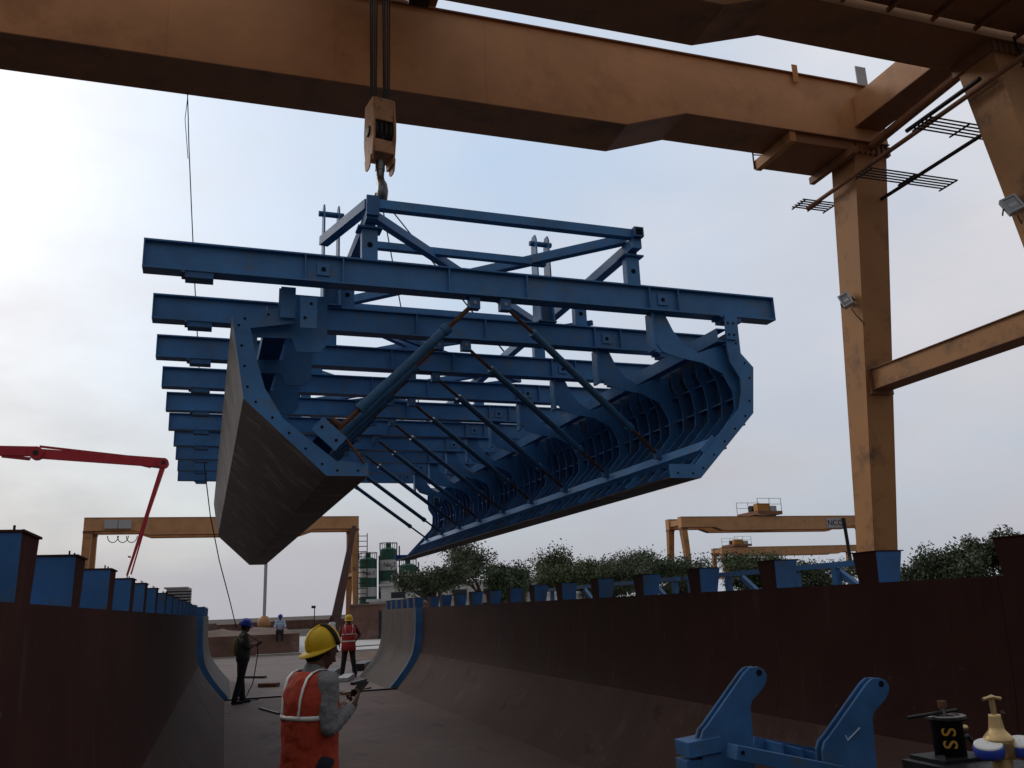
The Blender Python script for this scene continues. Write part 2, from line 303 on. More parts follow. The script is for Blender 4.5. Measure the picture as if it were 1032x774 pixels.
# ------------------------------------------------------------------ fixed outer mould (the trough)
def section(side, d=0):
    "inner face of the mould: (x, z); side -1 left, +1 right"
    P=[(.06,0),(-.16,.25),(-.37,.52),(-.52,.80),(-.585,1.12),(-.605,1.5),(-.61,1.87)]
    Q=[]
    for i in range(len(P)-1):
        p0=V(P[max(i-1,0)]);p1=V(P[i]);p2=V(P[i+1]);p3=V(P[min(i+2,len(P)-1)])
        for k in range(4):
            t=k/4; q=.5*((2*p1)+(p2-p0)*t+(2*p0-5*p1+4*p2-p3)*t*t+(3*p1-p0-3*p2+p3)*t**3); Q.append((q.x,q.y))
    Q.append(P[-1])
    return [(x+d,z) if side<0 else (4.01-x-d,z) for x,z in Q]
def mould_side(side, y0, y1, skin, label, heads, flange_y, panels=0, inset=0, group='side walls of the fixed mould'):
    t=thing('mould_wall',label,'formwork wall',(0,0,0))
    sg=side
    S=section(side,inset); O=[(x+sg*.012,z) for x,z in S]
    npan=max(1,panels) ; gap=.004
    b=MB()
    for k in range(npan):
        a=y0+(y1-y0)*k/npan; c=y0+(y1-y0)*(k+1)/npan-(gap if k<npan-1 else 0)
        ki=next(i for i,q in enumerate(S) if q[1]>.74)
        b.prism(S[ki:]+O[ki:][::-1],(0,c-a,0),skin,org=(0,a,0))
        b.build('skin_plate',t); b=MB()
        b.prism(S[:ki+1]+O[:ki+1][::-1],(0,c-a,0),HAUNCH if inset==0 else skin,org=(0,a,0)); b.build('haunch_plate',t); b=MB()
    for q in (.5,):
        pass
    # top flange and outer waling
    xo=S[-1][0]
    b=MB(); x0,x1=sorted((xo+sg*.014,xo+sg*.26)); b.box((x0,y0,1.80),(x1,y1,1.862),BLUE2); b.build('top_rail',t)
    b=MB()
    for z in (.35,.9,1.4):
        x0,x1=sorted((xo+sg*.1,xo+sg*.2)); b.box((x0,y0,z),(x1,y1,z+.1),BLUE2)
    b.build('waling',t)
    # outer ribs down to the ground, one per head
    for y in heads:
        b=MB(); P=[(x_+sg*.03,z_) for x_,z_ in S[:-1]]+[(S[-1][0]+sg*.03,1.79),(S[-1][0]+sg*.3,1.79),(S[-1][0]+sg*.62,0)]
        b.prism(P,(0,.02,0),BLUE2,org=(0,y+.1,0)); b.build('outer_rib',t)
        # rib head above the rail: tapered box, skin plate on the trough side, blue elsewhere
        b=MB(); zt=(2.105 if sg>0 else 2.082)+random.uniform(-.01,.01); xi=xo
        wb,wt=.19,.23; dy=.25
        lo=[(xi,y),(xi+sg*wb,y),(xi+sg*wb,y+dy-.03),(xi,y+dy-.03)]
        hi=[(xi-sg*.004,y-.015),(xi+sg*wt,y-.015),(xi+sg*wt,y+dy),(xi-sg*.004,y+dy)]
        vs=[(*p,1.868) for p in lo]+[(*p,zt) for p in hi]
        F_=[(0,1,5,4),(1,2,6,5),(2,3,7,6)]
        if sg<0: F_=[f[::-1] for f in F_]
        b.add(vs,F_,BLUE2)
        fi=(3,0,4,7); b.add(vs,[fi if sg>0 else fi[::-1]],skin)
        x0,x1=sorted((xi-sg*.012,xi+sg*(wt+.02))); b.box((x0,y-.02,zt+.001),(x1,y+dy+.008,zt+.009),skin)
        if sg<0:
            for q in (.04,.17): b.tube([(xi-.03,y+q,zt+.009),(xi-.03,y+q,zt+.028)],.004,DARKM,6)
        b.build('rib_head',t)
    if flange_y is not None:
        I=[(x-sg*.003,z) for x,z in S]; Oo=[(x+sg*.19,z) for i,(x,z) in enumerate(S)]
        b=MB(); b.prism(I+Oo[::-1],(0,.03,0),BLUE,org=(0,flange_y,0)); b.build('end_flange',t)
    return t
headsL=[2.1,3.37-.24+.0,4.17,5.34,6.5,7.55,8.75,10.1,11.4,12.7,13.9,15.1,16.3,17.5,18.8,20.1,21.1]
headsL=[.7,1.9]+[h_-.11 for h_ in headsL[1:]]
headsR=[1.5,2.8,4.07,5.40,6.69,8.0,9.31,10.61,11.93,13.14,14.37,15.62,16.86,18.1,19.4,20.6]
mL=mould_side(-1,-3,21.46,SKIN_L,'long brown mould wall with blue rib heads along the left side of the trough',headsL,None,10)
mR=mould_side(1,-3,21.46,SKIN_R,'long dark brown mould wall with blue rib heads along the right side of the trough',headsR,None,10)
# far continuation
mL2=mould_side(-1,21.66,28.5,STEELG,'short worn grey mould wall beyond the joint on the left',[22.6,24,25.4,26.8],21.628,4,.13)
mR2=mould_side(1,21.66,26.6,STEELG,'short worn grey mould wall of four plates beyond the joint on the right',[21.7,22.5,23.3,24.1,24.9,25.7],21.628,4,.15)
# blue guard frame standing outside the right wall
def guard_frame(y0,y1,label):
    t=thing('guard_frame',label,'railing',(5.35,y0,0),0,'blue pipe frames outside the right mould wall')
    l=y1-y0
    b=MB(); b.bar((0,0,2.06),(0,l,2.06),.07,.05,BLUE); b.build('top_bar',t)
    for k in range(3):
        b=MB(); yy=.1+(l-.2)*k/2; b.bar((0,yy,0),(0,yy,2.03),.06,.06,BLUE); b.build('post',t)
    b=MB(); b.bar((0.05,.3,1.75),(0.05,.3+.45,2.02),.05,.05,BLUE); b.build('brace',t)
for i,(y0,y1) in enumerate(((6.1,7.5),(7.7,9.6),(9.8,12.0),(12.2,14.4))):
    guard_frame(y0,y1,['nearest blue guard frame behind the right mould wall below the crane leg','second nearest blue guard frame behind the right mould wall','third blue guard frame along the right mould wall','farthest blue guard frame along the right mould wall'][i])
b=MB()
b.box((-.2,21.47,.001),(4.2,21.62,.035),DARKM); tag(b.build('joint_bar'),'dark steel joint bar lying across the trough floor between the two mould sections','bar')

# ------------------------------------------------------------------ lifted inner formwork
FO=(-.76,7.06,0); TH=math.radians(1.3)
fw=thing('lifted_formwork','huge blue steel inner formwork with two curved wings hanging from the crane','formwork',FO,TH)
NB=10; SP=1.29
def ibeam(b,p,q,w,h,m,tf=.014,tw=.01,web_off=0):
    "I section from p to q along x, centre heights given"
    x0,x1=p[0],q[0]; y=p[1]; z=p[2]
    b.box((x0,y-w/2,z-h/2),(x1,y+w/2,z-h/2+tf),m); b.box((x0,y-w/2,z+h/2-tf),(x1,y+w/2,z+h/2),m)
    b.box((x0+.001,y-tw/2+web_off,z-h/2+tf),(x1-.001,y+tw/2+web_off,z+h/2-tf),m)
ZB=4.675
for i in range(NB):
    v=i*SP; b=MB(); jit=random.uniform(-.02,.02)
    L0,L1=0+jit,6.02+jit
    # two channels back to back read as one deep beam with a recessed web
    ibeam(b,(L0,v,ZB),(L1,v,ZB),.16,.25,BLUE,web_off=-.03)
    for x in (L0,L1-.01): b.box((x+.0005,v-.079,ZB-.11),(x+.0095,v+.079,ZB+.11),BLUE)
    for u in (1.28,1.60,2.55,3.3,4.58,4.90): b.box((u,v-.078,ZB-.111),(u+.01,v-.036,ZB+.111),BLUE)
    o=b.build('cross_beam',fw)
    for u in (1.44,4.74):
        b=MB(); b.box((u-.055,v-.05,ZB-.055),(u+.055,v-.036,ZB+.055),BLUE); b.box((u-.018,v-.0535,ZB-.018),(u+.018,v-.0505,ZB+.018),HOLE); b.build('pin_plate',o)
    for u in (.44,5.50):
        b=MB(); b.box((u-.11,v-.07,ZB-.125-.055),(u+.11,v+.07,ZB-.1255),BLUE2); b.box((u-.14,v-.085,ZB-.125-.02),(u-.1105,v+.085,ZB-.1256),BLUE2); b.build('clamp',o)

# wings -----------------------------------------------------------
OLp=[(1.09,4.55),(1.09,4.37),(.71,4.27),(.83,3.56),(1.52,2.92),(1.87,2.92)]
ILp=[(1.87,3.035),(1.60,3.045),(1.15,3.40),(1.00,3.65),(.93,3.88),(.865,4.17),(1.23,4.24),(1.23,4.55)]
ORp=[(5.54,4.55),(5.54,4.16),(5.67,4.02),(5.61,3.55),(4.95,2.90),(4.63,2.90)]
IRp=[(4.63,3.03),(4.91,3.03),(5.46,3.60),(5.50,3.75),(5.505,3.90),(5.41,4.05),(5.39,4.2),(5.40,4.55)]
def offs(P,d):
    return P
def wing(side, O, I, v0, v1, skinm):
    # skin: thin plates following the outer outline, one part per face
    t=fw; sk=([(5.54,4.43)]+O[1:]) if side>0 else O[2:]
    c=V((3.1,3.7))
    seg=[(sk[i],sk[i+1]) for i in range(len(sk)-1)]
    first=None
    for k,(a,d) in enumerate(seg):
        a=V(a);d=V(d); e=(d-a).normalized(); nrm=V((-e.y,e.x))
        if nrm.dot(c-a)<0: nrm=-nrm
        b=MB(); np_=5
        for q in range(np_):
            ya=v0+.022+(v1-v0-.044)*q/np_; yb=v0+.022+(v1-v0-.044)*(q+1)/np_-.010
            P=[a,d,d+nrm*.012,a+nrm*.012]
            b.prism([tuple(p) for p in P],(0,yb-ya,0),skinm if not(side>0 and k<0) else BLUE,org=(0,ya,0))
        b.build('skin_plate',t)
        b=MB(); b.prism([tuple(a+nrm*.014+e*.008),tuple(d+nrm*.014-e*.008),tuple(d+nrm*.018-e*.008),tuple(a+nrm*.018+e*.008)],(0,v1-v0-.05,0),BLUE3,org=(0,v0+.025,0)); b.build('lining_plate',t)
    poly=O+I
    for v in (v0,v1-.02):
        b=MB(); b.prism(poly,(0,.02,0),BLUE,org=(0,v,0))
        # bolt holes along the plate
        mid=[]
        for k in range(len(O)-1):
            p=V(O[k]);q=V(O[k+1]); l=(q-p).length; m_=max(1,round(l/.2)); e=(q-p).normalized(); nr=V((-e.y,e.x))
            if nr.dot(c-p)<0: nr=-nr
            for j in range(m_): mid.append(p+e*l*(j+.5)/m_+nr*.045)
        if v==v0:
            for p in mid: b.disc((p.x,v-.001,p.y),(0,1,0),.011,HOLE,.0015,10)
        b.build('end_plate',t)
wing(-1,OLp,ILp,.16,13.2,STEELP)
wing(1,ORp,IRp,-.10,12.4,STEELP)
# ribs following the wings
def ribL(v,hanger):
    b=MB()
    if hanger:
        P=[(1.24,4.548),(1.52,4.548),(1.52,4.10),(1.46,4.03),(1.26,4.02),(1.22,4.14),(.93,4.13),(.91,3.9),(.97,3.68),(1.12,3.42),(1.60,3.05),(1.54,2.936),(.845,3.565),(.73,4.25),(1.24,4.28)]
    else:
        P=[(.74,4.2),(.90,4.2),(.93,3.9),(.99,3.68),(1.15,3.42),(1.60,3.04),(1.54,2.94),(.85,3.57)]
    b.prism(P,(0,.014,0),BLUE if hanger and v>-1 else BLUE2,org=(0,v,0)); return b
def ribR(v,hanger):
    b=MB()
    if hanger:
        P=[(4.64,4.548),(4.78,4.548),(4.86,4.38),(4.98,4.24),(5.12,4.17),(5.40,4.27),(5.52,4.27),(5.52,4.15),(5.65,4.01),(5.59,3.56),(4.94,2.92),(4.87,3.01),(5.30,3.38),(5.48,3.60),(5.48,3.78),(5.38,3.97),(5.16,4.07),(4.88,4.11),(4.72,4.16),(4.64,4.26)]
    else:
        P=[(5.42,4.27),(5.52,4.27),(5.52,4.15),(5.65,4.01),(5.59,3.56),(4.94,2.92),(4.88,3.0),(5.32,3.40),(5.51,3.60),(5.52,3.80),(5.49,3.96),(5.42,4.08),(5.42,4.22)]
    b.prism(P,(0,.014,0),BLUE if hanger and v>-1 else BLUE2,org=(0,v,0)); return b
for i in range(NB):
    v=i*SP+.03
    o=ribL(v+.05+(.20 if i==0 else .08),True).build('hanger_plate',fw)
    if v<11.6:
        o=ribR(v-.02,True).build('hanger_plate',fw)
        # pair of seat flanges on the hanger edge
        b=MB(); b.box((4.61,v-.055,4.16),(4.638,v+.075,4.547),BLUE); b.build('hanger_flange',o)
    for q in (.2,.4,.6,.8):
        vv=v+SP*q
        if vv<13: ribL(vv,False).build('rib',fw)
        if vv<12.3: ribR(vv,False).build('rib',fw)
# stringers inside the wings
for (u,z) in ((5.52,3.75),(5.44,3.44),(5.20,3.20),(5.50,4.02)):
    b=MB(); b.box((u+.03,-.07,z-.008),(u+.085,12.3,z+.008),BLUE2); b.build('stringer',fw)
for (u,z) in ((.95,3.80),(.98,3.50),(1.32,3.22),(.92,4.1)):
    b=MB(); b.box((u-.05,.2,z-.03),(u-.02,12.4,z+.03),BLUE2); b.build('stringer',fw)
b=MB(); # upper channel, right
b.box((5.30,-.075,4.276),(5.415,11.7,4.288),BLUE); b.box((5.30,-.075,4.40),(5.415,11.7,4.412),BLUE); b.box((5.30,-.075,4.289),(5.31,11.7,4.399),BLUE); b.build('upper_channel',fw)
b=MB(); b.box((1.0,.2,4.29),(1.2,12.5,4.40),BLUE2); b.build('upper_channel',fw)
def bottom_channel(pts, v0, v1):
    b=MB(); (u0,z0),(u1,z1)=pts
    d=V((u1-u0,0,z1-z0)).normalized(); nn=V((d.z,0,-d.x))
    if nn.z<0: nn=-nn
    c=V(((u0+u1)/2,(v0+v1)/2,(z0+z1)/2)); l=(V((u1-u0,0,z1-z0))).length
    b.obox(c,(d*l/2,V((0,(v1-v0)/2,0)),nn*.006),BLUE)
    b.obox(c-d*(l/2-.006)-nn*.04,(d*.006,V((0,(v1-v0)/2,0)),nn*.033),BLUE)
    b.obox(c+d*(l/2-.006)-nn*.04,(d*.006,V((0,(v1-v0)/2,0)),nn*.033),BLUE)
    return b.build('lower_channel',fw)
bottom_channel(((5.02,3.18),(5.16,3.30)),-.04,11.6)
bottom_channel(((1.48,3.32),(1.62,3.20)),.2,12.4)
b=MB(); b.obox((5.10,-.075,3.20),((.075,0,.07),(0,.008,0),(.045,0,-.05)),BLUE); 
for s_ in (-1,1): b.disc((5.10+s_*.045,-.085,3.20+s_*.04),(0,1,0),.013,HOLE,.002,10)
b.build('splice_plate',fw)
b=MB(); b.obox((1.53,.13,3.27),((.10,0,-.09),(0,.008,0),(.05,0,.055)),BLUE)
for s_ in (-1,1): b.disc((1.53+s_*.06,.119,3.27-s_*.055),(0,1,0),.013,HOLE,.002,10)
b.build('splice_plate',fw)
b=MB(); b.obox((1.165,.12,4.41),((.062,0,0),(0,.006,0),(0,0,.14)),BLUE); b.obox((1.33,.03,4.30),((.07,0,0),(0,.006,0),(0,0,.14)),BLUE)
for p in ((1.15,4.33),(1.15,4.48),(1.30,4.25),(1.35,4.38)): b.disc((p[0],.02 if p[0]>1.2 else .117,p[1]),(0,1,0),.013,HOLE,.002,10)
b.build('splice_plate',fw)
b=MB(); b.obox((5.44,-.115,4.40),((.06,0,0),(0,.008,0),(0,0,.11)),BLUE)
for p in ((5.41,4.34),(5.47,4.34),(5.41,4.46),(5.47,4.46)): b.disc((p[0],-.125,p[1]),(0,1,0),.012,HOLE,.002,10)
b.build('splice_plate',fw)
# turnbuckles
def turnbuckle(p,q,r):
    p=V(p);q=V(q);d=(q-p);l=d.length;d=d.normalized()
    b=MB(); a1=p+d*(.20*l if l<2.2 else .17*l); a2=q-d*(.20*l)
    b.tube([a1,a2],r,TUBE,14); b.tube([a1-d*.02,a1+d*.04],r*1.22,TUBE,14); b.tube([a2-d*.04,a2+d*.02],r*1.22,TUBE,14)
    o=b.build('turnbuckle',fw)
    for c_,d_ in ((p,a1),(a2,q)): b=MB(); b.tube([c_,d_],r*.5,RUST,10); b.build('threaded_rod',o)
    b=MB(); b.obox(p,(V((.05,0,0)),V((0,.04,0)),V((0,0,.055))),BLUE2); b.disc(p+V((0,-.042,0)),(0,1,0),.02,STEELM,.004,8); b.build('end_lug',o); b=MB()
    b.obox(q,(V((.035,0,.0)),V((0,.035,0)),V((0,0,.05))),BLUE2); b.build('end_lug',o)
for i in range(NB):
    v=i*SP
    turnbuckle((2.80,v,4.49),(1.56,v+.22,3.27),.043)
    if v+.9<11.6: turnbuckle((3.09,v-.02,4.49),(5.06,v+.88,3.30),.036)
    b=MB()
    b.box((2.72,v-.03,4.5455),(3.17,v+.03,4.549),BLUE2); b.build('bracket_plate',fw)
b=MB(); b.tube([(1.58,.16,3.36),(1.83,.14,3.03)],.012,RUST,8); b.tube([(1.55,.15,3.40),(1.62,.15,3.35)],.03,RUST,8); b.build('rusty_stay',fw)
# lifting truss on top
ZT=5.30; TL,TR=1.84,4.44
def sq(name,p,q,s=.095,m=BLUE,up=(0,0,1)):
    b=MB(); b.bar(p,q,s,s,m,up); return b.build(name,fw)
sq('truss_chord',(TL,-.16,ZT-.1),(TL,11.3,ZT-.1),.10); sq('truss_chord',(TR,-.16,ZT-.1),(TR,11.3,ZT-.1),.10)
b=MB(); b.box((TL-.055,-.20,ZT-.13),(TL+.055,-.161,ZT+.055),BLUE2); b.build('end_block',fw)
b=MB(); b.box((TR-.045,-.215,ZT-.05),(TR+.055,-.15,ZT+.05),BLUE2); b.box((TR-.03,-.2165,ZT-.035),(TR+.04,-.2155,ZT+.035),HOLE); b.build('end_block',fw)
k=0
for v in [0-.12]+[SP*j for j in (2,4,6,8)]:
    sq('truss_cross_tube',(TL+.051,v,ZT),(TR-.051 if v>0 else TR,v,ZT),.085)
sq('truss_cross_tube',(TL+.05,.70,ZT-.02),(3.82,.72,ZT-.02),.07)
prev=-.05
for j,v in enumerate([SP*2,SP*4,SP*6,SP*8]):
    sq('truss_diagonal',(TL+.03,prev+.04,ZT-.05),(TR-.03,v-.06,ZT-.05),.08)
    sq('truss_diagonal',(TR-.03,prev+.04,ZT+.0),(TL+.03,v-.06,ZT+.0),.09)
    prev=v
sq('truss_diagonal',(TL-.02,-.12,ZT),(1.56,1.0,ZT+.1),.09)
for i in range(0,NB-1):
    v=i*SP
    for u in (TL,TR):
        b=MB(); b.box((u-.07,v-.045,4.801),(u+.07,v+.045,5.10),BLUE); b.box((u-.11,v-.08,5.101),(u+.11,v+.08,5.118),BLUE2); b.box((u-.05,v-.05,5.119),(u+.05,v+.05,5.149),BLUE2)
        b.disc((u,v-.047,4.95),(0,1,0),.025,HOLE,.002,12); b.build('truss_post',fw)
def lug_pair(u,v,h):
    t=bpy.data.objects.new('lug_bracket',MB().mesh('x'))
    b=MB()
    for du in (-.075,.075):
        P=[(-.13,0),(.13,0),(.10,h*.45),(.075,h-.06),(.04,h),(-.04,h),(-.075,h-.06),(-.09,h*.5)]
        b.prism(P,(.016,0,0),BLUE,org=(u+du,v,4.802),ax=(0,1,0),ay=(0,0,1))
    b.tube([(u-.12,v,4.80+h-.09),(u+.14,v,4.80+h-.09)],.03,BLUE2,10)
    b.box((u-.1,v-.12,4.8015),(u+.115,v+.12,4.815),BLUE2)
    b.box((u-.058,v-.05,4.82),(u+.074,v+.05,4.80+h*.5),BLUE2)
    bpy.data.objects.remove(t)
    return b.build('lug_bracket',fw)
for v in (SP,SP*7):
    lug_pair(1.66,v,1.13); lug_pair(4.0,v,1.05)
# second, lower bracing plane between the deeper beams
for v in (SP*1.0,SP*3,SP*5):
    sq('plan_brace',(1.5,v,4.83),(4.6,v+SP*1.9,4.83),.05,BLUE2); sq('plan_brace',(4.6,v,4.87),(1.5,v+SP*1.9,4.87),.05,BLUE2)

# ------------------------------------------------------------------ gantry cranes
def gantry(name,label,x0,x1,yc,near=False,clip=None):
    "a double-girder portal crane spanning x0..x1, legs spread along y"
    t=thing(name,label,'gantry crane',((x0+x1)/2,yc,0),0,None)
    ox=(x0+x1)/2; A=x0-ox; Bx=x1-ox
    zb,ze,zt=11.85,12.36,13.9
    for s in (-1,1):
        ya,yb=(1.48,2.52) if s>0 else (-2.48,-1.45)
        b=MB()
        P=[(A,ze),(A+5.6,ze),(A+7.1,zb),(Bx-7.1,zb),(Bx-5.6,ze),(Bx,ze),(Bx,zt),(A,zt)]
        b.prism(P,(0,yb-ya,0),ORANGE_W,org=(0,ya,0))
        b.box((A-.01,ya-.07,zt+.001),(Bx+.01,yb+.07,zt+.03),ORANGE_D)
        # bottom flange lips
        for (a,c) in (((A+.01,ze),(A+5.6,ze)),((A+7.1,zb),(Bx-7.1,zb)),((Bx-5.6,ze),(Bx-.01,ze))):
            b.box((a[0],ya-.06,a[1]-.022),(c[0],yb+.06,a[1]-.001),ORANGE_D)
        for a,c in (((A+5.6,ze),(A+7.1,zb)),((Bx-7.1,zb),(Bx-5.6,ze))):
            p=V((a[0],(ya+yb)/2,a[1]-.012));q=V((c[0],(ya+yb)/2,c[1]-.012)); b.bar(p,q,yb-ya+.12,.02,ORANGE_D)
        for k in range(1,int((x1-x0)/3.1)):
            xx=A+k*3.1
            if xx<A+8 or xx>Bx-8: continue
            b.box((xx,ya-.004,zb+.002),(xx+.014,ya-.0005,zt-.002),ORANGE_W)
        g=b.build('girder',t)
        b=MB(); b.bar((A+.3,(ya+yb)/2,zt+.06),(Bx-.3,(ya+yb)/2,zt+.06),.06,.06,DARKM); b.build('rail',g)
        if near and s>0:
            b=MB(); b.box((Bx-2.6,ya-.09,zt-.25),(Bx-2.45,ya-.071,zt+.22),ORANGE); b.build('limit_plate',g); b=MB(); b.box((Bx-.72,ya-.10,zt-.02),(Bx-.42,ya-.072,zt+.5),GREY); b.build('limit_plate',g)
    # end ties
    for X in (A+.55,Bx-.55):
        b=MB(); b.box((X-.32,-1.44,12.75),(X+.32,1.47,13.55),ORANGE_W); b.box((X-.38,-1.439,12.72),(X+.38,1.469,12.749),ORANGE_D); b.build('end_tie',t)
    for X in (A+.47,Bx-.47):
        for s in (-1,1):
            yt,yb_=s*2.0,s*3.62
            b=MB()
            b.taper((X+ (0),yb_,.55),(X,yt,12.33),.60,.52,.95,.86,ORANGE_L)
            lg=b.build('leg',t)
            b=MB(); b.box((X-.52,yt-.5,12.1),(X+.52,yt+.5,12.335),ORANGE_D); 
            for k in range(7): b.box((X-.5+.15*k,yt-.54,12.02),(X-.485+.15*k,yt-.5,12.335),ORANGE_D)
            b.build('leg_cap',lg)
        b=MB(); b.box((X-.3,-4.6,.28),(X+.3,4.6,.56),ORANGE_D); b.build('sill_beam',t)
        for y in (-4.2,-3.2,3.2,4.2):
            b=MB(); b.tube([(X-.08,y,.27),(X+.08,y,.27)],.25,DARKM,16); b.build('wheel',t)
        # mid tie between the legs
        b=MB(); yy=2.0+1.62*(12.33-6.65)/11.78; hw=.37
        b.box((X-.22,-yy+hw,6.42),(X+.22,yy-hw,6.88),ORANGE_L); b.box((X-.27,-yy+hw,6.40),(X+.27,yy-hw,6.419),ORANGE_D); b.box((X-.27,-yy+hw,6.881),(X+.27,yy-hw,6.90),ORANGE_D)
        for s_ in (-1,1):
            b.box((X-.32,s_*(yy-hw)-.03,6.3),(X+.32,s_*(yy-hw)+.03,7.0),ORANGE_D)
        b.build('mid_tie',t)
    return t,ox
# crane carrying the formwork
YC=13.52
g1,ox=gantry('gantry_crane','nearest orange double girder gantry crane overhead that holds the blue formwork',-17,14.95,YC,True)
Bx=14.95-ox
X=Bx-.47; XF=X-.47  # trough-side face of the right legs
# pipes, cable trays and ladder at the right legs
b=MB(); b.tube([(XF+.42,-1.7,12.45),(XF+.42,1.9,12.25)],.11,ORANGE_D,12); b.build('tie_pipe',g1)
b=MB(); b.tube([(XF-.16,-3.3,11.45),(XF-.16,3.35,11.45)],.055,ORANGE_D,10); b.tube([(XF-.16,-2.2,11.62),(XF-.16,-.2,11.62)],.05,DARKM,10); b.build('cable_pipe',g1)
b=MB(); b.tube([(XF+.75,-3.0,11.05),(XF+.75,2.2,11.05)],.045,DARKM,8); b.build('cable_pipe',g1)
for (yy,xa,xb,z) in ((3.0,-.55,.5,11.5),(.75,-.45,2.1,11.2),(-1.15,-.5,1.6,11.35)):
    b=MB()
    for k in range(5): b.tube([(XF+xa,yy+.11*k,z),(XF+xb,yy+.11*k,z)],.018,DARKM,6)
    for xx in (xa+.05,(xa+xb)/2,xb-.05): b.tube([(XF+xx,yy-.05,z-.03),(XF+xx,yy+.52,z-.03)],.02,DARKM,6)
    b.build('cable_tray',g1)
b=MB(); b.bar((XF-1.85,1.45,12.20),(XF-1.85,2.9,12.20),.16,.26,ORANGE_L); b.build('bracket_beam',g1)
b=MB(); b.box((XF-1.75,1.5,12.10),(XF+.0,2.85,12.335),ORANGE_D); b.bar((XF-.25,1.3,12.0),(XF-.25,2.95,12.0),.14,.18,ORANGE_D); b.build('gusset_plate',g1)
b=MB(); b.tube([(XF-1.95,2.9,12.1),(XF-1.95,2.9,12.56),(XF-1.94,2.9,12.56)],.02,DARKM,6); b.tube([(XF-1.955,2.9,12.50),(XF-1.2,2.9,12.55)],.015,DARKM,6); b.build('hand_rail',g1)
# walkway beside the near girder
b=MB(); b.box((Bx-11,-3.6,12.55),(Bx+1.2,-2.56,12.62),ORANGE_D)
for k in range(12): b.bar((Bx-10.8+k*1.05,-3.6,12.5),(Bx-10.8+k*1.05,-2.5,12.5),.06,.08,ORANGE_D)
b.box((Bx-11,-3.66,12.45),(Bx+1.2,-3.61,12.75),ORANGE_D)
b.build('walkway',g1)
b=MB()
for k in range(13):
    b.tube([(Bx-10.9+k*1.0,-3.63,12.7),(Bx-10.9+k*1.0,-3.63,13.8)],.02,DARKM,6)
for z in (13.2,13.8): b.tube([(Bx-11,-3.63,z),(Bx+1.2,-3.63,z)],.02,DARKM,6)
b.build('hand_rail',g1)
# caged ladder on the near leg
b=MB(); y_at=lambda z: -(2.0+1.62*(12.33-z)/11.78)-.62
for dx in (-.02,.40): b.tube([(X+dx,y_at(1.2),1.2),(X+dx,y_at(12.4),12.4)],.025,DARKM,6)
z=1.3
while z<12.3: b.tube([(X-.02,y_at(z),z),(X+.40,y_at(z),z)],.012,DARKM,5); z+=.3
b.build('ladder',g1)
b=MB(); z=2.6
while z<12.2:
    pts=[(X+.19+.36*math.cos(a),y_at(z)-.02-.62*math.sin(a),z) for a in [PI*q/10 for q in range(11)]]
    b.tube(pts,.014,DARKM,5); z+=.75
for a in (PI*.25,PI*.5,PI*.75):
    b.tube([(X+.19+.36*math.cos(a),y_at(z_)-.02-.62*math.sin(a),z_) for z_ in (2.6,12.2)],.012,DARKM,5)
b.build('ladder_cage',g1)
b=MB(); b.tube([(X+.55,y_at(1.)+.2,1.0),(X+.55,y_at(12.4)+.2,12.4)],.08,DARKM,8); b.build('drain_pipe',g1)
def floodlight(p,parent,rot,w,h):
    m=M.Translation(V(p))@Euler(rot).to_matrix().to_4x4(); b=MB()
    def P(q): return m@V(q)
    ax=[m.to_3x3()@V(q) for q in ((w/2,0,0),(0,.05,0),(0,0,h/2))]
    b.obox(P((0,0,0)),ax,GREY)
    for sx,sz,ww,hh in ((0,h/2-.02,w/2,.02),(0,-h/2+.02,w/2,.02),(w/2-.02,0,.02,h/2-.04),(-w/2+.02,0,.02,h/2-.04)):
        b.obox(P((sx,-.062,sz)),[m.to_3x3()@V(q) for q in ((ww,0,0),(0,.012,0),(0,0,hh))],GREY)
    b.bar(P((0,.05,0)),P((0,.22,.0)),.05,.05,DARKM); b.bar(P((-w/2-.02,0,0)),P((-w/2-.02,.18,0)),.02,.04,DARKM); b.bar(P((w/2+.02,0,0)),P((w/2+.02,.18,0)),.02,.04,DARKM)
    o=b.build('floodlight',parent)
    b=MB(); b.obox(P((0,-.052,0)),[m.to_3x3()@V(q) for q in ((w/2-.04,0,0),(0,.002,0),(0,0,h/2-.04))],LENS)
    b.obox(P((0,-.056,-.02)),[m.to_3x3()@V(q) for q in ((w/4,0,0),(0,.001,0),(0,0,h/9))],SILOW); b.build('lens',o)
    b=MB(); b.tube([P((0,.1,-h/2)),P((0,.2,-h/2-.15)),P((0.05,.25,-h/2-.5))],.012,DARKM,5); b.build('cable',o)
pf=at(853,303,X=13.86); floodlight((pf.x-ox,pf.y-YC,pf.z),g1,(math.radians(-18),math.radians(-22),math.radians(-50)),.26,.38)
pf=at(1020,207,X=13.9); floodlight((pf.x-ox,pf.y-YC,pf.z),g1,(math.radians(-15),math.radians(-20),math.radians(-35)),.30,.36)
# blue/brown packing post foot is hidden behind the mould

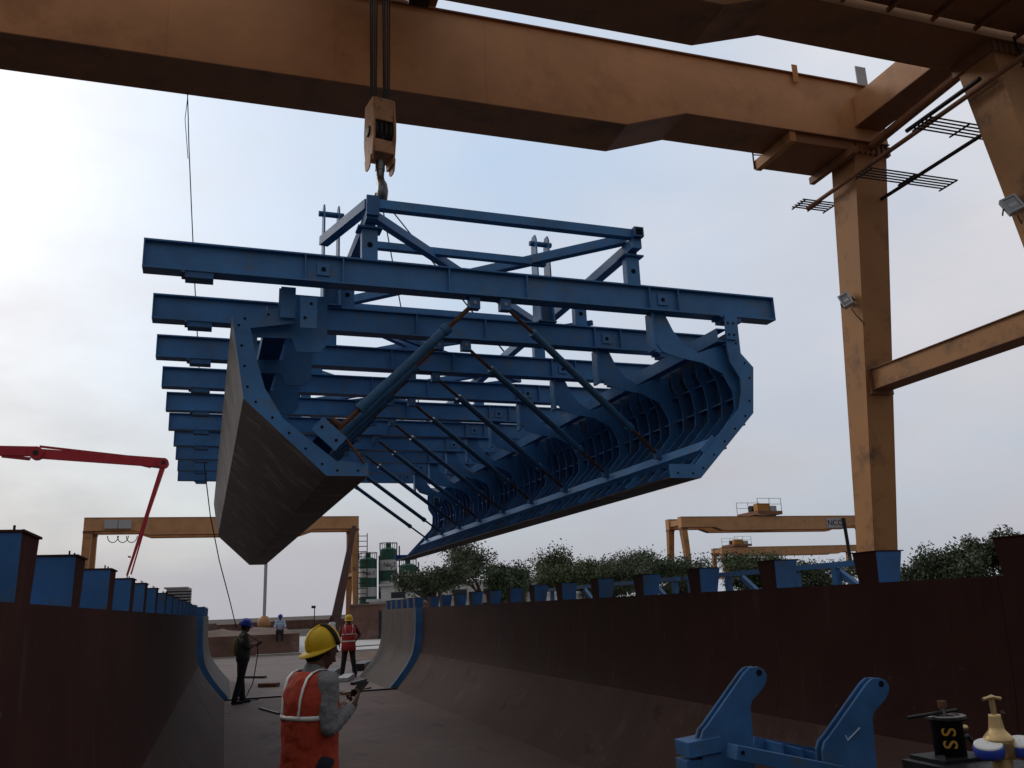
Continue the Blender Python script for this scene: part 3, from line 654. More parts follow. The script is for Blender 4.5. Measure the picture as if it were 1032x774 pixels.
# trolley on the nearest crane
def trolley(label,x,yc,rot=0):
    t=thing('crane_trolley',label,'crane trolley',(x,yc,13.93),0,'trolleys on the gantry cranes')
    b=MB(); 
    for yy in (-1.98,1.98): b.box((-1.3,yy-.12,.12),(1.3,yy+.12,.42),ORANGE_D)
    for xx in (-1.2,1.2): b.box((xx-.1,-1.86,.13),(xx+.1,1.86,.45),ORANGE_D)
    b.box((-1.09,-1.2,-.06),(1.09,1.2,.10),DARKM); b.build('frame',t)
    b=MB(); b.tube([(-.9,.15,.7),(.9,.15,.7)],.36,DARKM,16); b.build('drum',t)
    b=MB(); b.box((-1.0,-1.7,.45),(.2,-.8,1.1),ORANGE); b.box((.3,-1.6,.45),(1.0,-.9,.9),GREY); b.build('machine_housing',t)
    b=MB()
    for xx in (-1.25,0,1.25):
        for yy in (-2.1,2.1): b.tube([(xx,yy,.42),(xx,yy,1.5)],.025,DARKM,6)
    for yy in (-2.1,2.1):
        for z in (1.0,1.5): b.tube([(-1.25,yy,z),(1.25,yy,z)],.02,DARKM,6)
    b.build('hand_rail',t)
    return t
HX=at(383,140,Y=YC-.1); hx=HX.x
tr1=trolley('dark trolley on top of the nearest crane, right above the big hook block',hx+.15,YC)
b=MB(); b.box((.55,.3,-.55),(.95,.8,-.07),DARKM); b.tube([(.4,.5,-.2),(1.1,.5,-.35)],.1,DARKM,8); b.build('sheave_housing',tr1)
# hook block
hz=[at(383,yy,Y=YC-.1).z for yy in (103,168,175,208)]
hb=thing('hook_block','worn orange hook block with steel hook hanging from the nearest crane','hook block',(hx,YC-.1,hz[3]),math.radians(-80))
z0=hz[3]; top=hz[0]-z0; bot=hz[1]-z0
b=MB(); W_=.19
P=[(-.26,bot),(-.34,bot+.35),(-.36,top-.7),(-.28,top-.1),(-.2,top),(.2,top),(.28,top-.1),(.36,top-.7),(.34,bot+.35),(.26,bot)]
P=[(-.17,bot+.02),(-.26,bot+.45),(-.26,top-.55),(-.20,top-.05),(.20,top-.05),(.26,top-.55),(.26,bot+.45),(.17,bot+.02)]
for s in (-1,1):
    b.prism(P,(0,.035,0),HOOKM,org=(0,s*W_-(.0175),0))
    b.prism([(-.17,bot+.12),(.17,bot+.12),(.12,bot-.08),(.06,bot-.12),(-.06,bot-.12),(-.12,bot-.08)],(0,.02,0),HOOKM,org=(0,s*(W_+.0278)-.01,0))
    b.disc((0,s*(W_+.03),(top+bot)/2),(0,1,0),.10,DARKM,.02,16)
b.box((-.22,-W_+.019,top-.48),(.22,W_-.019,top-.052),HOOKM); b.box((-.23,-W_+.019,bot+.16),(.23,W_-.019,bot+.40),HOOKM)
b.build('block_housing',hb,.006)
b=MB()
for yy in (-.13,-.045,.045,.13): b.tube([(0,yy-.03,(top+bot)/2),(0,yy+.03,(top+bot)/2)],.225,DARKM,24)
b.build('sheave',hb)
b=MB(); b.tube([(0,0,bot+.1),(0,0,bot-.08)],.085,STEELM,14)
hk=[(0,0,bot-.06,.075),(0,0,bot-.2,.07),(0.03,0,bot-.30,.075),(.11,0,bot-.40,.085),(.14,0,bot-.53,.095),(.08,0,bot-.66,.10),(-.05,0,bot-.70,.095),(-.15,0,bot-.62,.08),(-.185,0,bot-.50,.055),(-.18,0,bot-.42,.03)]
b.tube([p[:3] for p in hk],[p[3] for p in hk],STEELM,14); b.build('hook',hb)
HK=V((hx,YC-.1,z0+bot-.57))
for k,(dx,dy) in enumerate([(-.14,-.12),(-.06,-.12),(.04,-.12),(.13,-.12),(-.14,.12),(-.06,.12),(.04,.12),(.13,.12)]):
    b=MB(); b.tube([(dx,dy,top-.05),(dx*1.5,dy,13.9-z0)],.016,ROPE,6); b.build('wire_rope',hb)
# slings
for k,(u,v) in enumerate(((TL,SP*3),(TR,SP*3),(TL,SP*7-.2),(TR,SP*7-.2))):
    c,s=math.cos(TH),math.sin(TH); p=V((FO[0]+u*c-v*s, FO[1]+u*s+v*c, ZT-.03))
    b=MB(); b.tube([HK+V((0,0,.02*k)),p],.011,ROPE,6)
    tag(b.build('lifting_sling'),['thin wire sling running from the hook down to the near left of the formwork truss','thin wire sling running from the hook down to the near right of the formwork truss','thin wire sling running from the hook to the far left of the truss','thin wire sling running from the hook to the far right of the truss'][k],'sling','wire slings below the big hook')

# far cranes
gantry('gantry_crane','distant orange gantry crane spanning the yard behind the hanging left wing',at(88,525,Y=115).x,at(359,523,Y=115).x,115)
xR=at(675,522,Y=116).x
gR,oxR=gantry('gantry_crane','orange gantry crane beyond the right wall with sign plate and trolley on top',xR+1.6,at(884,522,Y=116).x,118)
xR2=at(722,553,Y=190).x
gantry('gantry_crane','farthest and smallest orange gantry crane beyond the trees on the right',xR2,at(860,545,Y=190).x,190)
trolley('orange trolley on top of the gantry crane behind the right wall',at(765,515,Y=118).x,118).scale=(1.7,1.4,1.8)
trolley('small orange trolley on the farthest gantry crane',at(742,545,Y=190).x,190).scale=(1.9,1.4,1.7)
# sign plate on the right crane
ps=at(842,527,Y=115.4)
b=MB(); b.box((ps.x-1.6-oxR,-2.60,ps.z-.75),(ps.x+1.4-oxR,-2.50,ps.z+.75),GREY); sp=b.build('sign_plate',gR)
text_mesh('NCC',1.3,DARKM,'sign_lettering',sp,M.Translation((ps.x-.1-oxR,-2.62,ps.z))@Euler((PI/2,0,0)).to_matrix().to_4x4(),.01)
b=MB(); b.tube([at(850,522,Y=115.2)-V((oxR,118,0)),at(858,570,Y=115.2)-V((oxR,118,0))],.28,DARKM,6); b.build('festoon_cable',gR)
# junction boxes and festoon loops on the left far crane
gl=bpy.data.objects['gantry_crane.001']; oL=gl.location
for px in (112,126):
    p=at(px,528.5,Y=112.4)-V(oL); b=MB(); b.box((p.x-.72,-2.75,p.z-.5),(p.x+.72,-2.49,p.z+.5),GREY); b.build('control_box',gl)
for px in (114,124,133):
    p=at(px,540,Y=112.4)-V(oL); b=MB(); b.tube([p+V((.6*math.cos(a),0,.8*math.sin(a))) for a in [PI+PI*q/8 for q in range(9)]],.05,DARKM,5); b.build('cable_loop',gl)
# second brown raking leg at its right end
p0=at(357,530,Y=108)-V(oL); p1=at(333,628,Y=75)-V(oL)
b=MB(); b.taper((p1.x,p1.y,p1.z-2),(p0.x,p0.y,p0.z),.9,.8,.5,.5,RAKE)
tagb=b.build('raking_beam'); tagb.location=oL; tag(tagb,'dark brown raking strut leaning across the distant crane leg','strut')
# ladder rungs on the right leg of that crane
b=MB()
for xx in (15.9,17.0): b.tube([(xx,-3.9,1.2),(xx,-3.9,11.6)],.06,DARKM,5)
for k in range(16):
    z=1.5+k*.65; b.tube([(15.9+.0,-3.9,z),(17.0,-3.9,z)],.05,DARKM,5)
b.build('ladder',gl)
# far hook from that crane
p=at(267,562,Y=113); q=at(266.3,621,Y=113)
fh=thing('far_hook_block','small orange hook block hanging on pale ropes beyond the yard wall','hook block',(q.x,113,q.z-1.6))
b=MB()
for dx in (-.1,.1): b.tube([(dx,0,1.5),(dx,0,12.3-q.z+1.6)],.11,GREY,6)
b.build('wire_rope',fh)
b=MB(); b.lathe((0,0,0),[(.0,1.7),(.45,1.55),(.75,1.1),(.8,.6),(.5,.2),(.0,.05)],HOOKM,10,(0,0,1)); b.build('block_housing',fh)
b=MB(); b.tube([(0,0,.1),(0,0,-.3),(.35,0,-.6),(.2,0,-1.0),(-.2,0,-.95),(-.35,0,-.7)],.16,DARKM,8); b.build('hook',fh)

# ------------------------------------------------------------------ red pump boom
bt=thing('pump_boom','red folding concrete pump boom reaching over the left wall','pump boom',(-30,62,0))
o_=V((-30,62,0))
def bp(x,y,Y=62): return at(x,y,Y=Y)-o_
b=MB(); b.bar(bp(-150,452),bp(36,455),.34,.62,RED); b.bar(bp(-150,452),V((bp(-150,452).x,0,.9)),.6,.6,RED); b.build('boom_section',bt)
b=MB(); b.bar(bp(36,457),bp(166,466.5),.30,.62,RED); b.build('boom_section',bt)
b=MB(); b.bar(bp(40,450),bp(160,463.5),.14,.14,RED); b.build('delivery_pipe',bt)
b=MB(); b.taper(bp(128,580),bp(165,468),.12,.16,.32,.50,RED,(1,0,0),(0,1,0)); b.build('boom_section',bt)
b=MB(); b.bar(bp(132,579),bp(161,480),.09,.09,RED); b.bar(bp(129,561),bp(132,561.5),.1,.1,RED); b.build('delivery_pipe',bt)
for (x,y,r) in ((37,457,.42),(165,467,.33)):
    c=bp(x,y); b=MB(); b.tube([c+V((0,-.35,0)),c+V((0,.35,0))],r,RED,14); b.tube([c+V((0,-.42,0)),c+V((0,.42,0))],r*.4,DARKM,10); b.build('knuckle',bt)
b=MB(); b.bar(bp(2,459.5),bp(30,462.5),.2,.2,RED); b.bar(bp(18,460.5),bp(31,462),.12,.12,STEELM); b.build('hydraulic_ram',bt); b=MB(); b.bar(bp(133,466),bp(152,470.5),.18,.18,RED); b.bar(bp(150,470),bp(161,471.5),.1,.1,STEELM); b.build('hydraulic_ram',bt)
b=MB(); b.box((bp(-150,452).x-4.5,-1.2,.5),(bp(-150,452).x+4,1.2,1.5),RED)
for xx in (-3.5,-2.2,2.8):
    for yy in (-1.25,1.25): b.tube([(bp(-150,452).x+xx,yy-.15,.5),(bp(-150,452).x+xx,yy+.15,.5)],.5,BLACKP,16)
b.box((bp(-150,452).x+2.2,-1.2,1.5),(bp(-150,452).x+4.1,1.2,2.9),RED); b.build('truck_base',bt)

# ------------------------------------------------------------------ silos and buildings
def silo(px,wpx,ytop,Y,label,txt,bands):
    p=at(px,ytop,Y=Y); r=wpx/2/865*Y*1.03; H=p.z
    t=thing('silo',label,'silo',(p.x,Y,0),0,'batching plant silos')
    b=MB(); n=22; z=H*.16
    hs=[H*.16]+[H*(.16+.84*(k+1)/bands) for k in range(bands)]
    for k in range(bands):
        b.lathe((0,0,0),[(r,hs[k]),(r,hs[k+1]-.01)],GREEN if (bands-k)%2 else SILOW,n)
    b.lathe((0,0,0),[(.2,0.05),(.35*r,.06*H),(r,H*.16)],GREEN,n); b.lathe((0,0,0),[(r,H-.01),(r*.55,H+.25),(.01,H+.35)],GREEN,n)
    b.build('shell',t)
    b=MB(); b.box((-r*.28,-.4,H+.2),(r*.25,.4,H+.9),GREEN); b.build('filter_cap',t)
    b=MB()
    for k in range(10):
        a=2*PI*k/10; b.tube([(r*math.cos(a),r*math.sin(a),H),(r*math.cos(a),r*math.sin(a),H+.9)],.04,DARKM,4)
    b.tube([(r*math.cos(a),r*math.sin(a),H+.9) for a in [2*PI*q/20 for q in range(21)]],.04,DARKM,4,False); b.build('hand_rail',t)
    for k in range(4):
        a=PI/4+PI/2*k; b=MB(); b.tube([(r*.85*math.cos(a),r*.85*math.sin(a),0),(r*.85*math.cos(a),r*.85*math.sin(a),H*.2)],.16,GREEN,6); b.build('leg',t)
    b=MB(); 
    for dx in (-.25,.25): b.tube([(r+.3,dx,0),(r+.3,dx,H+.5)],.05,DARKM,4)
    for k in range(int(H/.6)): b.tube([(r+.3,-.25,.5+k*.6),(r+.3,.25,.5+k*.6)],.03,DARKM,4)
    b.build('ladder',t)
    if txt: text_mesh(txt,.85,DARKM,'lettering',t,M.Translation((-r*.05,-r-.02,H*(.16+.84*(bands-1.5)/bands)))@Euler((PI/2,0,0)).to_matrix().to_4x4(),.03)
silo(371,17,564,120,'green and white banded silo marked No.1, left of the pair','No.1',6)
silo(391.5,17,554,120,'tallest green and white silo marked No.2, right of the first','No.2',6)
silo(411,17,570,126,'third green and white silo mostly hidden by the wing and a tree','No.3',5)
# low white building
p=at(372,640,Y=70); q=at(400,612,Y=70)
t=thing('site_building','low white flat roofed site building with narrow windows near the silos','building',(p.x,70,0),math.radians(-30))
b=MB(); b.box((0,0,0),(16,6,2.6),WHITE); b.build('wall',t)
b=MB(); b.box((-.2,-.2,2.601),(16.2,6.2,2.80),PALE); b.build('roof',t)
for k in range(7):
    b=MB(); b.box((.8+k*2.1,-.03,.7),(1.25+k*2.1,-.002,2.2),GLASS); b.box((.72+k*2.1,-.05,.62),(.799+k*2.1,-.002,2.28),PALE); b.box((1.251+k*2.1,-.05,.62),(1.33+k*2.1,-.002,2.28),PALE); b.build('window',t)
p=at(384,607,Y=85)
t=thing('site_building','white building with dark murals of stains behind the low one, below the silos','building',(p.x,85,0),math.radians(-25))
b=MB(); b.box((0,0,0),(20,8,4.2),WHITE); b.build('wall',t); b=MB(); b.box((-.2,-.2,4.201),(20.2,8.2,4.4),PALE); b.build('roof',t)
for k in range(6): b=MB(); b.box((1+k*3,-.03,2.6),(2.4+k*3,-.002,3.6),GLASS); b.build('window',t)
t=thing('brick_shed','grey block shed behind the standing worker in the red vest','building',(at(352,640,Y=62).x,62,0),math.radians(-10))
b=MB(); b.box((0,0,0),(5.5,4,2.3),MUDW); b.build('wall',t); b=MB(); b.box((-.15,-.15,2.301),(5.65,4.15,2.4),SLAB); b.build('roof',t); b=MB(); b.box((2,-.03,.02),(2.9,-.002,1.9),GLASS); b.build('door',t)
# grey box cabin seen over the left wall
p=at(181,592,Y=75); t=thing('rooftop_tank','grey slatted tank cabin peeping over the far end of the left wall','cabin',(p.x,75,0))
b=MB(); b.box((-.9,-1,0),(.9,1,p.z-.1),GREY); b.build('body',t)
b=MB()
for k in range(6): b.box((-.95,-1.06,p.z-1.5+k*.22),(.95,-1.0005,p.z-1.4+k*.22),DARKM)
b.box((-1.1,-1.15,p.z-.099),(.7,1.1,p.z),GREY); b.build('slats',t)
# lamp post
p=at(317,613,Y=90); t=thing('lamp_post','thin street lamp post standing above the boundary wall','street lamp',(p.x,90,0))
b=MB(); b.tube([(0,0,0),(0,0,p.z)],.05,DARKM,6); b.build('pole',t); b=MB(); b.box((-.3,-.1,p.z),(.1,.1,p.z+.25),DARKM); b.build('lamp_head',t)

# ------------------------------------------------------------------ trees
def tree(label,x,y,h,rad,leaf,dens=1.,seed=0,bare=.0,crown0=.28,group='trees beyond the right wall'):
    R=random.Random(seed); t=thing('tree',label,'tree',(x,y,0),R.uniform(0,6),group)
    b=MB(); tips=[]
    def grow(p,d,l,r,lev):
        n=4; pts=[p]; rr=[r]; q=p.copy(); dd=d.copy()
        for i in range(n):
            dd=(dd+V((R.uniform(-.22,.22),R.uniform(-.22,.22),R.uniform(-.05,.18)))).normalized(); q=q+dd*l/n; pts.append(q.copy()); rr.append(r*(1-.45*(i+1)/n))
            if lev>0 and i>=1:
                for _ in range(R.choice((1,2))):
                    a=R.uniform(0,2*PI); side=V((math.cos(a),math.sin(a),R.uniform(.1,.8))).normalized()
                    grow(q.copy(),(dd*.35+side).normalized(),l*R.uniform(.5,.75),rr[-1]*.6,lev-1)
        b.tube(pts,rr,BARK,5 if lev<2 else 8,False)
        if lev<=1: tips.extend([(p_,lev) for p_ in pts[1:]])
    grow(V((0,0,0)),V((R.uniform(-.1,.1),R.uniform(-.1,.1),1)),h*.55,h*.035,3)
    mzx=max(p.z for p,_ in tips); mr=max(V((p.x,p.y)).length for p,_ in tips); sz=h*.93/mzx; sr=rad*.9/mr
    b.v=[V((q.x*sr if q.z>h*.1 else q.x,q.y*sr if q.z>h*.1 else q.y,q.z*sz)) for q in b.v]
    b.build('trunk',t)
    c=MB(); vs=[];fs=[]
    ls=.125*max(1,y/70)**.5
    for p,lev in tips:
        if R.random()<bare+.22: continue
        p=V((p.x*sr,p.y*sr,p.z*sz)); nl=int(R.uniform(34,72)*dens); cs=R.uniform(.3,.8)*rad*.19
        if p.z<h*crown0: continue
        for _ in range(nl):
            o=V((R.gauss(0,1),R.gauss(0,1),R.gauss(0,.75)))
            if o.length>1.7: o*=1.7/o.length
            o*=cs; a=V((R.uniform(-1,1),R.uniform(-1,1),R.uniform(-1,1))).normalized(); bb=a.cross(V((R.uniform(-1,1),R.uniform(-1,1),R.uniform(-1,1)))).normalized()
            s=ls*R.uniform(.6,1.3); q=p+o; k=len(vs)
            vs+= [q-a*s,q+bb*s*.45,q+a*s,q-bb*s*.45]; fs.append((k,k+1,k+2,k+3))
    c.add(vs,fs,leaf,False); c.build('crown',t)
    return t
def tr_at(px,ytop,Y): 
    p=at(px,ytop,Y=Y); return p.x,Y,p.z
TS=[('loose branching tree just right of the silos, dark gaps in its crown',432,556,62,3.6,LEAF2,.65,1,.15),
    ('thin tree with bare upper twigs beside the loose branching tree',492,537,66,4.2,LEAF2,.7,2,.42),
    ('low dark bush like tree between the twiggy tree and the round one',524,564,64,3.6,LEAF1,1.0,3,.0),
    ('round dense mid green tree, broadest above the right wall',565,547,68,5.2,LEAF3,1.5,4,.0),
    ('low wide dark tree right of the round green tree',610,560,70,4.8,LEAF2,1.1,5,.0),
    ('dark tree in front of the left leg of the right gantry crane',660,551,72,5.4,LEAF1,1.2,6,.05),
    ('small dull tree below the far crane corner',700,575,74,3.6,LEAF2,1.0,7,.0),
    ('light green tree under the farthest crane girder',745,556,80,5.4,LEAF3,1.3,8,.0),
    ('dull tree with pale gaps under the crane sign plate',826,562,80,5.6,LEAF2,.9,9,.1),
    ('leafy tree just right of the big crane leg',922,548,46,3.4,LEAF2,.55,10,.25),
    ('second leafy tree right of the crane leg, tallest of that clump',970,538,44,3.4,LEAF2,.55,11,.25),
    ('leafy tree at the right edge partly behind the nearest rib head',1016,532,42,3.2,LEAF2,.55,12,.25)]
for (lb,px,yt,Y,rad,lf,dn,sd_,br) in TS:
    x_,y_,h_=tr_at(px,yt,Y); tree(lb,x_,y_,h_,rad,lf,dn,sd_*13,br)
# far hedge mass under the trees
hm=MB(); R=random.Random(5); vs=[];fs=[]
for k in range(9000):
    x_=R.uniform(14,90); y_=R.uniform(74,78)-.0; z_=abs(R.gauss(0,.6))+R.uniform(0,1.)
    y_+= (x_-14)*.02
    a=V((R.uniform(-1,1),R.uniform(-1,1),R.uniform(-1,1))).normalized(); bb=a.cross(V((R.uniform(-1,1),R.uniform(-1,1),R.uniform(-1,1)))).normalized(); s=R.uniform(.15,.32); q=V((x_,y_,z_)); i=len(vs)
    vs+=[q-a*s,q+bb*s*.5,q+a*s,q-bb*s*.5]; fs.append((i,i+1,i+2,i+3))
hm.add(vs,fs,LEAF1); o=hm.build('undergrowth'); tag(o,'low dark undergrowth running along the foot of the trees','undergrowth'); o['kind']='stuff'

# ------------------------------------------------------------------ people
def blob(name,caps,m,vox,parent,smooth=2,mats=None):
    "one continuous surface grown round tapered limbs"
    b=MB()
    for c in caps:
        if len(c)==4:
            p,r0,q,r1=c; p=V(p);q=V(q); d=(q-p); l=max(d.length,1e-5); dn=d/l
            N=10; pts=[];rs=[]
            for k in range(5,0,-1): a=PI/2*k/5; pts.append(p-dn*r0*math.sin(a)); rs.append(max(r0*math.cos(a),r0*.02))
            pts.append(p);rs.append(r0)
            pts.append(q);rs.append(r1)
            for k in range(1,6): a=PI/2*k/5; pts.append(q+dn*r1*math.sin(a)); rs.append(max(r1*math.cos(a),r1*.02))
            b.tube(pts,rs,m,14)
        else:                                    # ellipsoid: centre, radii, rotation
            ctr,rad,rot=c; ctr=V(ctr); mm=Euler(rot).to_matrix(); vs=[];fs=[]; A=14;Bn=10
            for i in range(Bn+1):
                th=PI*i/Bn
                for k in range(A):
                    ph=2*PI*k/A; vs.append(ctr+mm@V((rad[0]*math.sin(th)*math.cos(ph),rad[1]*math.sin(th)*math.sin(ph),rad[2]*math.cos(th))))
            for i in range(Bn):
                for k in range(A): fs.append((i*A+k,(i+1)*A+k,(i+1)*A+(k+1)%A,i*A+(k+1)%A))
            b.add(vs,fs,m,True)
    o=b.build(name); 
    r=o.modifiers.new('r','REMESH'); r.mode='VOXEL'; r.voxel_size=vox; r.use_smooth_shade=True
    if smooth: s=o.modifiers.new('s','SMOOTH'); s.iterations=smooth; s.factor=.5
    dg=bpy.context.evaluated_depsgraph_get(); me=bpy.data.meshes.new_from_object(o.evaluated_get(dg)); bpy.data.objects.remove(o)
    me.materials.clear(); me.materials.append(m); me.polygons.foreach_set('use_smooth',[True]*len(me.polygons))
    o=bpy.data.objects.new(name,me); COL.objects.link(o); o.parent=parent; return o
def ring_loft(name,rings,m,parent,n=36,thick=.006,angle=None,fold=.0,seed=0):
    "rings: (centre, rx(side), ry(front)) stacked; local frame x forward, y left"
    R=random.Random(seed); b=MB(); vs=[];fs=[]
    ph=[R.uniform(0,6) for _ in range(6)]
    ks=list(range(n)) if angle is None else None
    N=n if angle is None else n+1
    for j,(c,rx,ry) in enumerate(rings):
        for k in range(N):
            a=2*PI*k/n if angle is None else angle[0]+(angle[1]-angle[0])*k/n
            f=1+fold*(math.sin(5*a+ph[0]+j*.5)+.6*math.sin(9*a+ph[1]-j*.8))
            e=.85 # squarish section
            ca,sa=math.cos(a),math.sin(a)
            X_=ry*math.copysign(abs(ca)**e,ca)*f; Y_=rx*math.copysign(abs(sa)**e,sa)*f
            vs.append(V(c)+V((X_,Y_,0)))
    for j in range(len(rings)-1):
        for k in range(n if angle is None else n):
            k2=(k+1)%N; fs.append((j*N+k,j*N+k2,(j+1)*N+k2,(j+1)*N+k))
    b.add(vs,fs,m,True); o=b.build(name,parent)
    s=o.modifiers.new('s','SOLIDIFY'); s.thickness=thick; s.offset=1
    return o
def hand(J,wr,fdir,palm,side,sc=1.,curl=.6):
    "capsules for a palm, five fingers and a thumb; fdir finger direction, palm = palm normal (towards what it holds)"
    f=V(fdir).normalized(); pn=V(palm); pn=(pn-f*pn.dot(f)).normalized(); a=f.cross(pn).normalized()*side
    wr=V(wr); c=[]
    c.append((wr,.026*sc,wr+f*.03*sc,.026*sc))
    for k,(o_,ln) in enumerate(((-.030,.072),(-.010,.082),(.010,.078),(.029,.062))):
        base=wr+f*.085*sc+a*o_*sc
        c.append((wr+f*.02*sc+a*o_*.6*sc,.017*sc,base,.0125*sc))
        p=base; d=f.copy()
        for q,fr in enumerate((.45,.32,.23)):
            ang=curl*(q+.35)*.55; d=(f*math.cos(ang*1.6)+pn*math.sin(ang*1.6)).normalized(); e=p+d*ln*fr*1.05*sc
            c.append((p,(.0098-.0009*q)*sc,e,(.0092-.0009*q)*sc)); p=e
    tb=wr+f*.025*sc-a*.028*sc; t1=tb+(f*.6-a*.75+pn*.35).normalized()*.042*sc; t2=t1+(f*.9-a*.1+pn*.5).normalized()*.032*sc
    c+= [(tb,.015*sc,t1,.0115*sc),(t1,.0105*sc,t2,.009*sc)]
    return c
def person(label,loc,heading,P,cl,vox=.011,s=1.,group=None):
    """P: joints in a local frame (x forward, y left, z up); cl: clothing"""
    t=thing('person',label,'person',loc,heading,group); t.scale=(s,s,s)
    def crease(o,st,sz):
        if vox>.008: return
        tx=bpy.data.textures.new('creases','CLOUDS'); tx.noise_scale=sz; tx.noise_depth=3; tx.noise_type='SOFT_NOISE'
        m_=o.modifiers.new('d','DISPLACE'); m_.texture=tx; m_.strength=st; m_.mid_level=.5
    J={k:V(v) for k,v in P.items() if not k.startswith('hand') and k!='tilt'}
    hd=J['head']; tilt=P.get('tilt',(0,0,0)) if isinstance(P,dict) else (0,0,0)
    tilt=P['tilt']; Rm=Euler(tilt).to_matrix(); H=lambda q: hd+Rm@V(q)
    caps=[((hd),(.096,.076,.115),tilt),(H((.012,0,-.055)),(.078,.058,.07),tilt),((H((.055,0,-.085))),.030,(H((.03,0,-.10))),.034),
      (H((.094,0,.0)),.010,H((.110,0,-.030)),.0145),(H((.095,.014,-.032)),.009,H((.095,-.014,-.032)),.009),
      (H((.086,.018,-.058)),.009,H((.086,-.018,-.058)),.009),(H((.088,.034,.022)),.010,H((.088,-.034,.022)),.010),
      (H((0,.076,-.02)),.016,H((-.004,.078,.012)),.016),(H((0,-.076,-.02)),.016,H((-.004,-.078,.012)),.016),
      (J['neck'],.062,H((-.02,0,-.06)),.056),
      (J['pelvis']+V((0,-.07,0)),.115,J['pelvis']+V((0,.07,0)),.115),(J['pelvis'],.14,J['chest'],.14),(J['chest']+V((0,.07,0)),.115,J['chest']+V((0,-.07,0)),.115),
      (J['shL'],.06,J['shR'],.06),((J['shL']+J['shR'])/2,.08,J['neck'],.065),(J['chest'],.13,J['neck']-V((0,0,.08)),.09)]
    for q in 'LR':
        caps+=[(J['sh'+q],.058,J['el'+q],.043),(J['el'+q],.042,J['wr'+q],.027),
               (J['hip'+q],.088,J['kn'+q],.058),(J['kn'+q],.056,J['an'+q],.038),(J['an'+q],.036,J['an'+q]+V((.02,0,-.05)),.036),
               (J['an'+q]+V((-.02,0,-.045)),.032,J['an'+q]+V((.14,0,-.055)),.028)]
        hp=P.get('hand'+q)
        if hp: caps+=hand(J,J['wr'+q],hp[0],hp[1],1 if q=='R' else -1,1.,hp[2])
    body=blob('body',caps,SKINC,vox,t,1 if vox<.008 else 2)
    # eyes
    b=MB()
    for y in (-.03,.03):
        c=H((.086,y,.002)); b.lathe(c,[(.001,-.011),(.008,-.008),(.011,0),(.008,.008),(.001,.011)],SILOW,10); b.lathe(c+Rm@V((.006,0,0)),[(.001,-.006),(.005,-.004),(.0062,0),(.005,.004),(.001,.006)],BLACKP,8)
    b.build('eyes',t)
    blob('hair',[(H((-.022,0,.012)),(.086,.080,.112),tilt),(H((-.05,0,-.06)),(.052,.064,.05),tilt)],HAIR,vox,t,1)
    # trousers
    e=.012; tc_=[(J['pelvis']+V((0,-.07,0)),.125,J['pelvis']+V((0,.07,0)),.125),(J['pelvis'],.142,J['pelvis']+(J['chest']-J['pelvis'])*.35,.135)]
    for q in 'LR': tc_+=[(J['hip'+q],.105,J['kn'+q],.078),(J['kn'+q],.078,J['an'+q]+V((0,0,.0)),.066)]
    blob('trousers',tc_,cl['trousers'],max(vox,.009),t,2)
    for q in 'LR': blob('shoe',[(J['an'+q]+V((-.03,0,-.05)),.042,J['an'+q]+V((.15,0,-.06)),.036),(J['an'+q],.05,J['an'+q]+V((0,0,-.05)),.045)],cl.get('shoe',NAVY),.01,t,1)
    # shirt with sleeves
    sc_=[(J['pelvis'],.150,J['chest'],.150),(J['chest']+V((0,.075,0)),.122,J['chest']+V((0,-.075,0)),.122),(J['shL'],.068,J['shR'],.068),((J['shL']+J['shR'])/2,.09,J['neck'],.07),(J['chest'],.135,J['neck']-V((0,0,.08)),.10)]
    for q in 'LR':
        fw_=cl.get('sleeve',.85); wr=J['el'+q]+(J['wr'+q]-J['el'+q])*fw_
        mid=(J['sh'+q]+J['el'+q])/2
        sc_+=[(J['sh'+q],.070,mid,.057),(mid,.059,J['el'+q],.050),(J['el'+q],.052,(J['el'+q]+wr)/2,.046),((J['el'+q]+wr)/2,.049,wr,.036)]
    crease(blob('shirt',sc_,cl['shirt'],max(vox,.007),t,3),.026,.09)
    if cl.get('vest'):
        dz=J['neck'].z; pz=J['pelvis'].z; c0=J['pelvis']; c1=J['chest']
        def cen(z): 
            k=(z-c0.z)/(c1.z-c0.z); return V((c0.x+(c1.x-c0.x)*min(k,1.35),c0.y+(c1.y-c0.y)*min(k,1.35),z))
        spec=[(-.20,.212,.182),(-.05,.203,.172),(.05,.198,.168),(.13,.198,.168),(.22,.204,.172),(.30,.208,.174),(.38,.208,.168),(.44,.202,.152),(.485,.180,.128),(.515,.140,.103),(.53,.10,.085)]
        rings=[(cen(pz+dzz),rx,ry) for dzz,rx,ry in spec]
        k=cl.get('vscale',1.)
        v=ring_loft('vest',[(c,rx*k,ry*k) for c,rx,ry in rings],cl['vest'],t,64,.006,None,.014,3)
        if vox<.008:
            ss=v.modifiers.new('u','SUBSURF'); ss.levels=ss.render_levels=2; crease(v,.034,.16)
        bz=pz+.27
        tape=cl.get('tape',REFL)
        ring_loft('reflective_band',[(cen(bz+dd),(.2135 if dd else .2135)*k,.1805*k) for dd in (-.013,.013)],tape,v,48,.003,None,.010,3)
        if cl.get('band2'): ring_loft('reflective_band',[(cen(bz-.2+dd),.210*k,.180*k) for dd in (-.02,.02)],tape,v,48,.003,None,.010,3)
